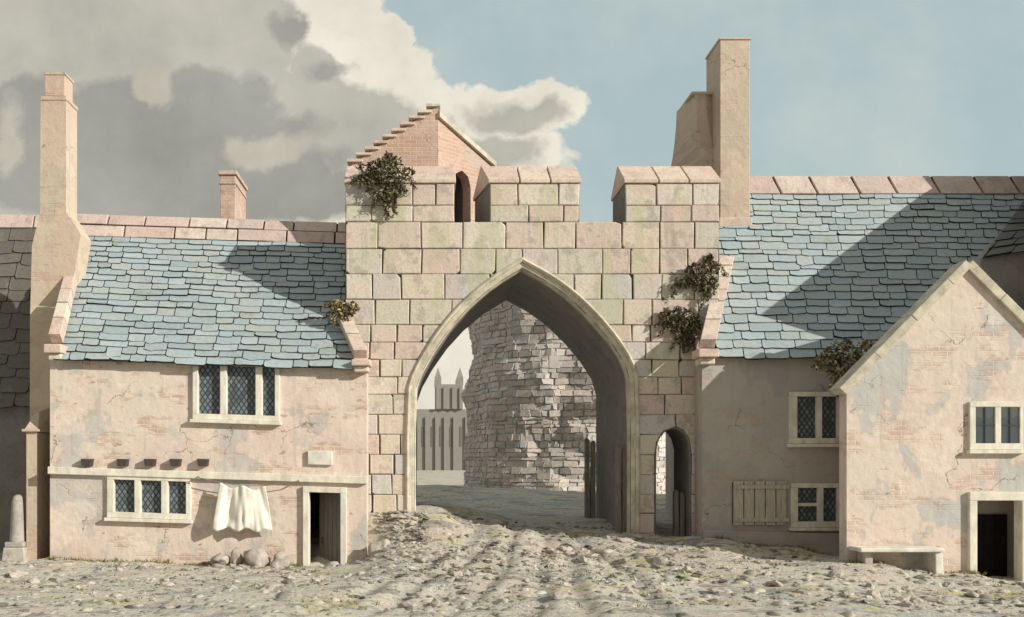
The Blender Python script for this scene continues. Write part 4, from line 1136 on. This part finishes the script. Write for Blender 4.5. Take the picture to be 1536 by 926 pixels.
plant('dark bushy ivy sprawling over the left merlon of the gateway',
      [(P(570,258,yi),(.50,.24,.34),420), (P(587,243,yi+.2),(.30,.22,.22),160), (P(551,262,yi),(.28,.2,.22),150), (P(583,288,yi),(.30,.16,.28),210), (P(575,300,yi),(.16,.12,.16),70), (P(603,262,yi),(.2,.2,.25),90)], M['ivy'], [[P(585,312,yi+.12), P(578,285,yi+.05), P(565,255,yi)], [P(594,306,yi+.12), P(592,270,yi+.02)]])
plant('ivy tuft under the right merlon beside the cottage verge',
      [(P(1046,415,yi),(.34,.2,.36),260), (P(1066,398,yi+.1),(.22,.16,.26),120), (P(1060,432,yi),(.22,.15,.3),130), (P(1027,424,yi),(.22,.14,.16),80)], M['ivy'], [[P(1062,452,yi+.12), P(1054,425,yi), P(1045,402,yi)]])
plant('lower ivy tuft hanging on the gateway above the postern',
      [(P(1018,480,yi),(.38,.2,.38),280), (P(1030,505,yi),(.24,.15,.4),170), (P(1002,478,yi),(.2,.14,.22),80), (P(1040,490,yi+.04),(.18,.14,.3),90)], M['ivy'], [[P(1026,530,yi+.1), P(1022,500,yi), P(1015,470,yi)]])
plant('small tan tuft sprouting at the foot of the left cottage verge against the gate',
      [(P(511,464,.75),(.26,.2,.22),150), (P(524,463,.8),(.2,.18,.22),120), (P(503,458,.8),(.14,.14,.18),60)], M['tan'], [[P(517,484,.9), P(513,466,.8), P(508,452,.75)]], 'wall plant')
plant('tan and dark shrub in the valley where the gabled cottage meets the long roof',
      [(P(1263,530,-1.1),(.42,.3,.34),300), (P(1240,548,-1.0),(.34,.25,.2),150), (P(1300,524,-1.3),(.28,.25,.22),140), (P(1262,563,-1.2),(.34,.2,.2),170)], M['tan'], [[P(1266,585,-1.1), P(1262,555,-1.1), P(1256,528,-1.1)], [P(1272,580,-1.2), P(1290,540,-1.25)]], 'wall plant')

# ------------------------------------------------------------------ sky, sun, camera
SA, SCz = 1.75, .85
sunv = Vector((SA, -1, SCz))                          # towards the sun
elev = math.atan2(SCz, math.hypot(SA, 1))
sl = bpy.data.lights.new('sun', 'SUN'); sl.energy = 4.4; sl.angle = R(.5); sl.color = (1.0, .945, .85)
so_ = bpy.data.objects.new('sun', sl); C.objects.link(so_); so_.rotation_euler = sunv.to_track_quat('Z', 'Y').to_euler(); so_.location = (20, -12, 20)
W = bpy.data.worlds.new('World'); bpy.context.scene.world = W; W.use_nodes = True
t = NT(W.node_tree); bg = W.node_tree.nodes['Background']; bg.inputs['Strength'].default_value = .113
sky = t.n('ShaderNodeTexSky', sky_type='NISHITA'); sky.sun_disc = False; sky.sun_elevation = elev
sky.sun_rotation = math.atan2(sunv.x, sunv.y); sky.air_density = 1.0; sky.dust_density = 1.5; sky.ozone_density = 1.5
g = t.n('ShaderNodeTexCoord').outputs['Generated']
s = t.sep(g); ay = t.math('MAXIMUM', t.math('ABSOLUTE', s[1]), .12)
uv = t.comb(t.math('DIVIDE', s[0], ay), t.math('DIVIDE', s[2], ay), 0.0)
nz = t.n('ShaderNodeTexNoise'); t.link(uv, nz.inputs['Vector']); nz.inputs['Scale'].default_value = 6.0; nz.inputs['Detail'].default_value = 7; nz.inputs['Roughness'].default_value = .58
wuv = t.vmath('ADD', uv, t.vmath('MULTIPLY', t.vmath('SUBTRACT', nz.outputs['Color'], (.5,.5,.5)), (.16, .11, 0)))
wob = t.noise(uv, 15, 6, .62, .3); wob2 = t.noise(uv, 4.2, 7, .62)
def field(ells, amp=.4):
    cur = None
    for (px, py, rx_, ry_) in ells:
        q = t.vmath('MULTIPLY', t.vmath('SUBTRACT', wuv, ((px-VX)/F, (VY-py)/F, 0)), (F/rx_, F/ry_, 0))
        l = t.vmath('LENGTH', q)
        l = t.math('MULTIPLY', t.math('SUBTRACT', 1.0, l), min(rx_, ry_)/100)
        cur = l if cur is None else t.math('MAXIMUM', cur, l)
    f = cur
    return t.math('ADD', f, t.math('MULTIPLY', t.math('SUBTRACT', wob, .5), amp))
def hard(f, w=.06): return t.ramp(t.math('ADD', f, .5), [(.5-w/2, 0.), (.5+w/2, 1.)])
K_ = 1.0
veil = t.mix(.78, sky.outputs[0], (3.75*K_, 4.6*K_, 4.5*K_))
veil = t.mix(t.ramp(wob2, [(.4, 0.), (.7, .5)]), veil, (4.9, 5.3, 4.8))
white = hard(field([(150,60,420,260),(430,60,175,130),(545,110,110,70),(540,40,70,60),(600,170,110,50),(330,250,320,190),(775,160,115,42),(740,225,115,40),(640,215,110,60),(655,560,110,150),(-300,150,500,420),(-1300,150,1400,900)]))
shade = t.noise(uv, 6, 7, .62)
def tint(col, lo=.80, hi=1.12):
    return t.mix(t.ramp(shade, [(.32, 0.), (.68, 1.)]), tuple(q*lo for q in col), tuple(q*hi for q in col))
c = t.mix(white, veil, tint((6.6, 6.25, 5.3)))
lg = hard(field([(120,60,330,150),(330,45,120,90),(380,200,200,110),(460,215,130,60),(560,205,110,42),(610,250,120,45),(780,168,75,24),(730,225,85,28),(100,180,330,170),(480,90,38,40),(-300,150,500,420),(-1300,150,1300,800)], .45), .12)
c = t.mix(lg, c, tint((4.1, 3.95, 3.42)))
dg = hard(field([(250,270,260,85),(330,170,110,75),(190,190,150,80),(40,170,60,70),(90,230,120,110),(420,200,60,32),(460,290,110,40),(440,36,26,26),(500,100,32,17),(-1500,250,1150,700)], .45), .14)
c = t.mix(dg, c, tint((2.95, 2.9, 2.6)))
wh2 = hard(field([(400,215,75,26),(225,130,34,36),(20,200,22,60)], .45), .12)
c = t.mix(wh2, c, tint((4.2, 3.98, 3.3)))
# unseen cloud sheet overhead and behind the viewer, added to fill the shade
back = t.math('ADD', t.math('MULTIPLY', s[1], -1.0), t.math('MULTIPLY', t.math('SUBTRACT', t.noise(g, 2.5, 4, .6), .5), .5))
c = t.mix(t.step(back, .02, .12), c, (3.3, 3.2, 2.95))
t.link(c, bg.inputs['Color'])

cam = bpy.data.cameras.new('camera'); co = bpy.data.objects.new('camera', cam); C.objects.link(co)
co.location = (0, -D, EYE); co.rotation_euler = (R(90), 0, 0)
cam.sensor_fit = 'HORIZONTAL'; cam.sensor_width = 36; cam.lens = 36*F/1536
cam.shift_x = (768-VX)/1536; cam.shift_y = (VY-463)/1536; cam.clip_end = 3000; cam.clip_start = .1
sc = bpy.context.scene; sc.camera = co
sc.view_settings.view_transform = 'Standard'; sc.view_settings.look = 'None'; sc.view_settings.gamma = 1; sc.view_settings.exposure = .2
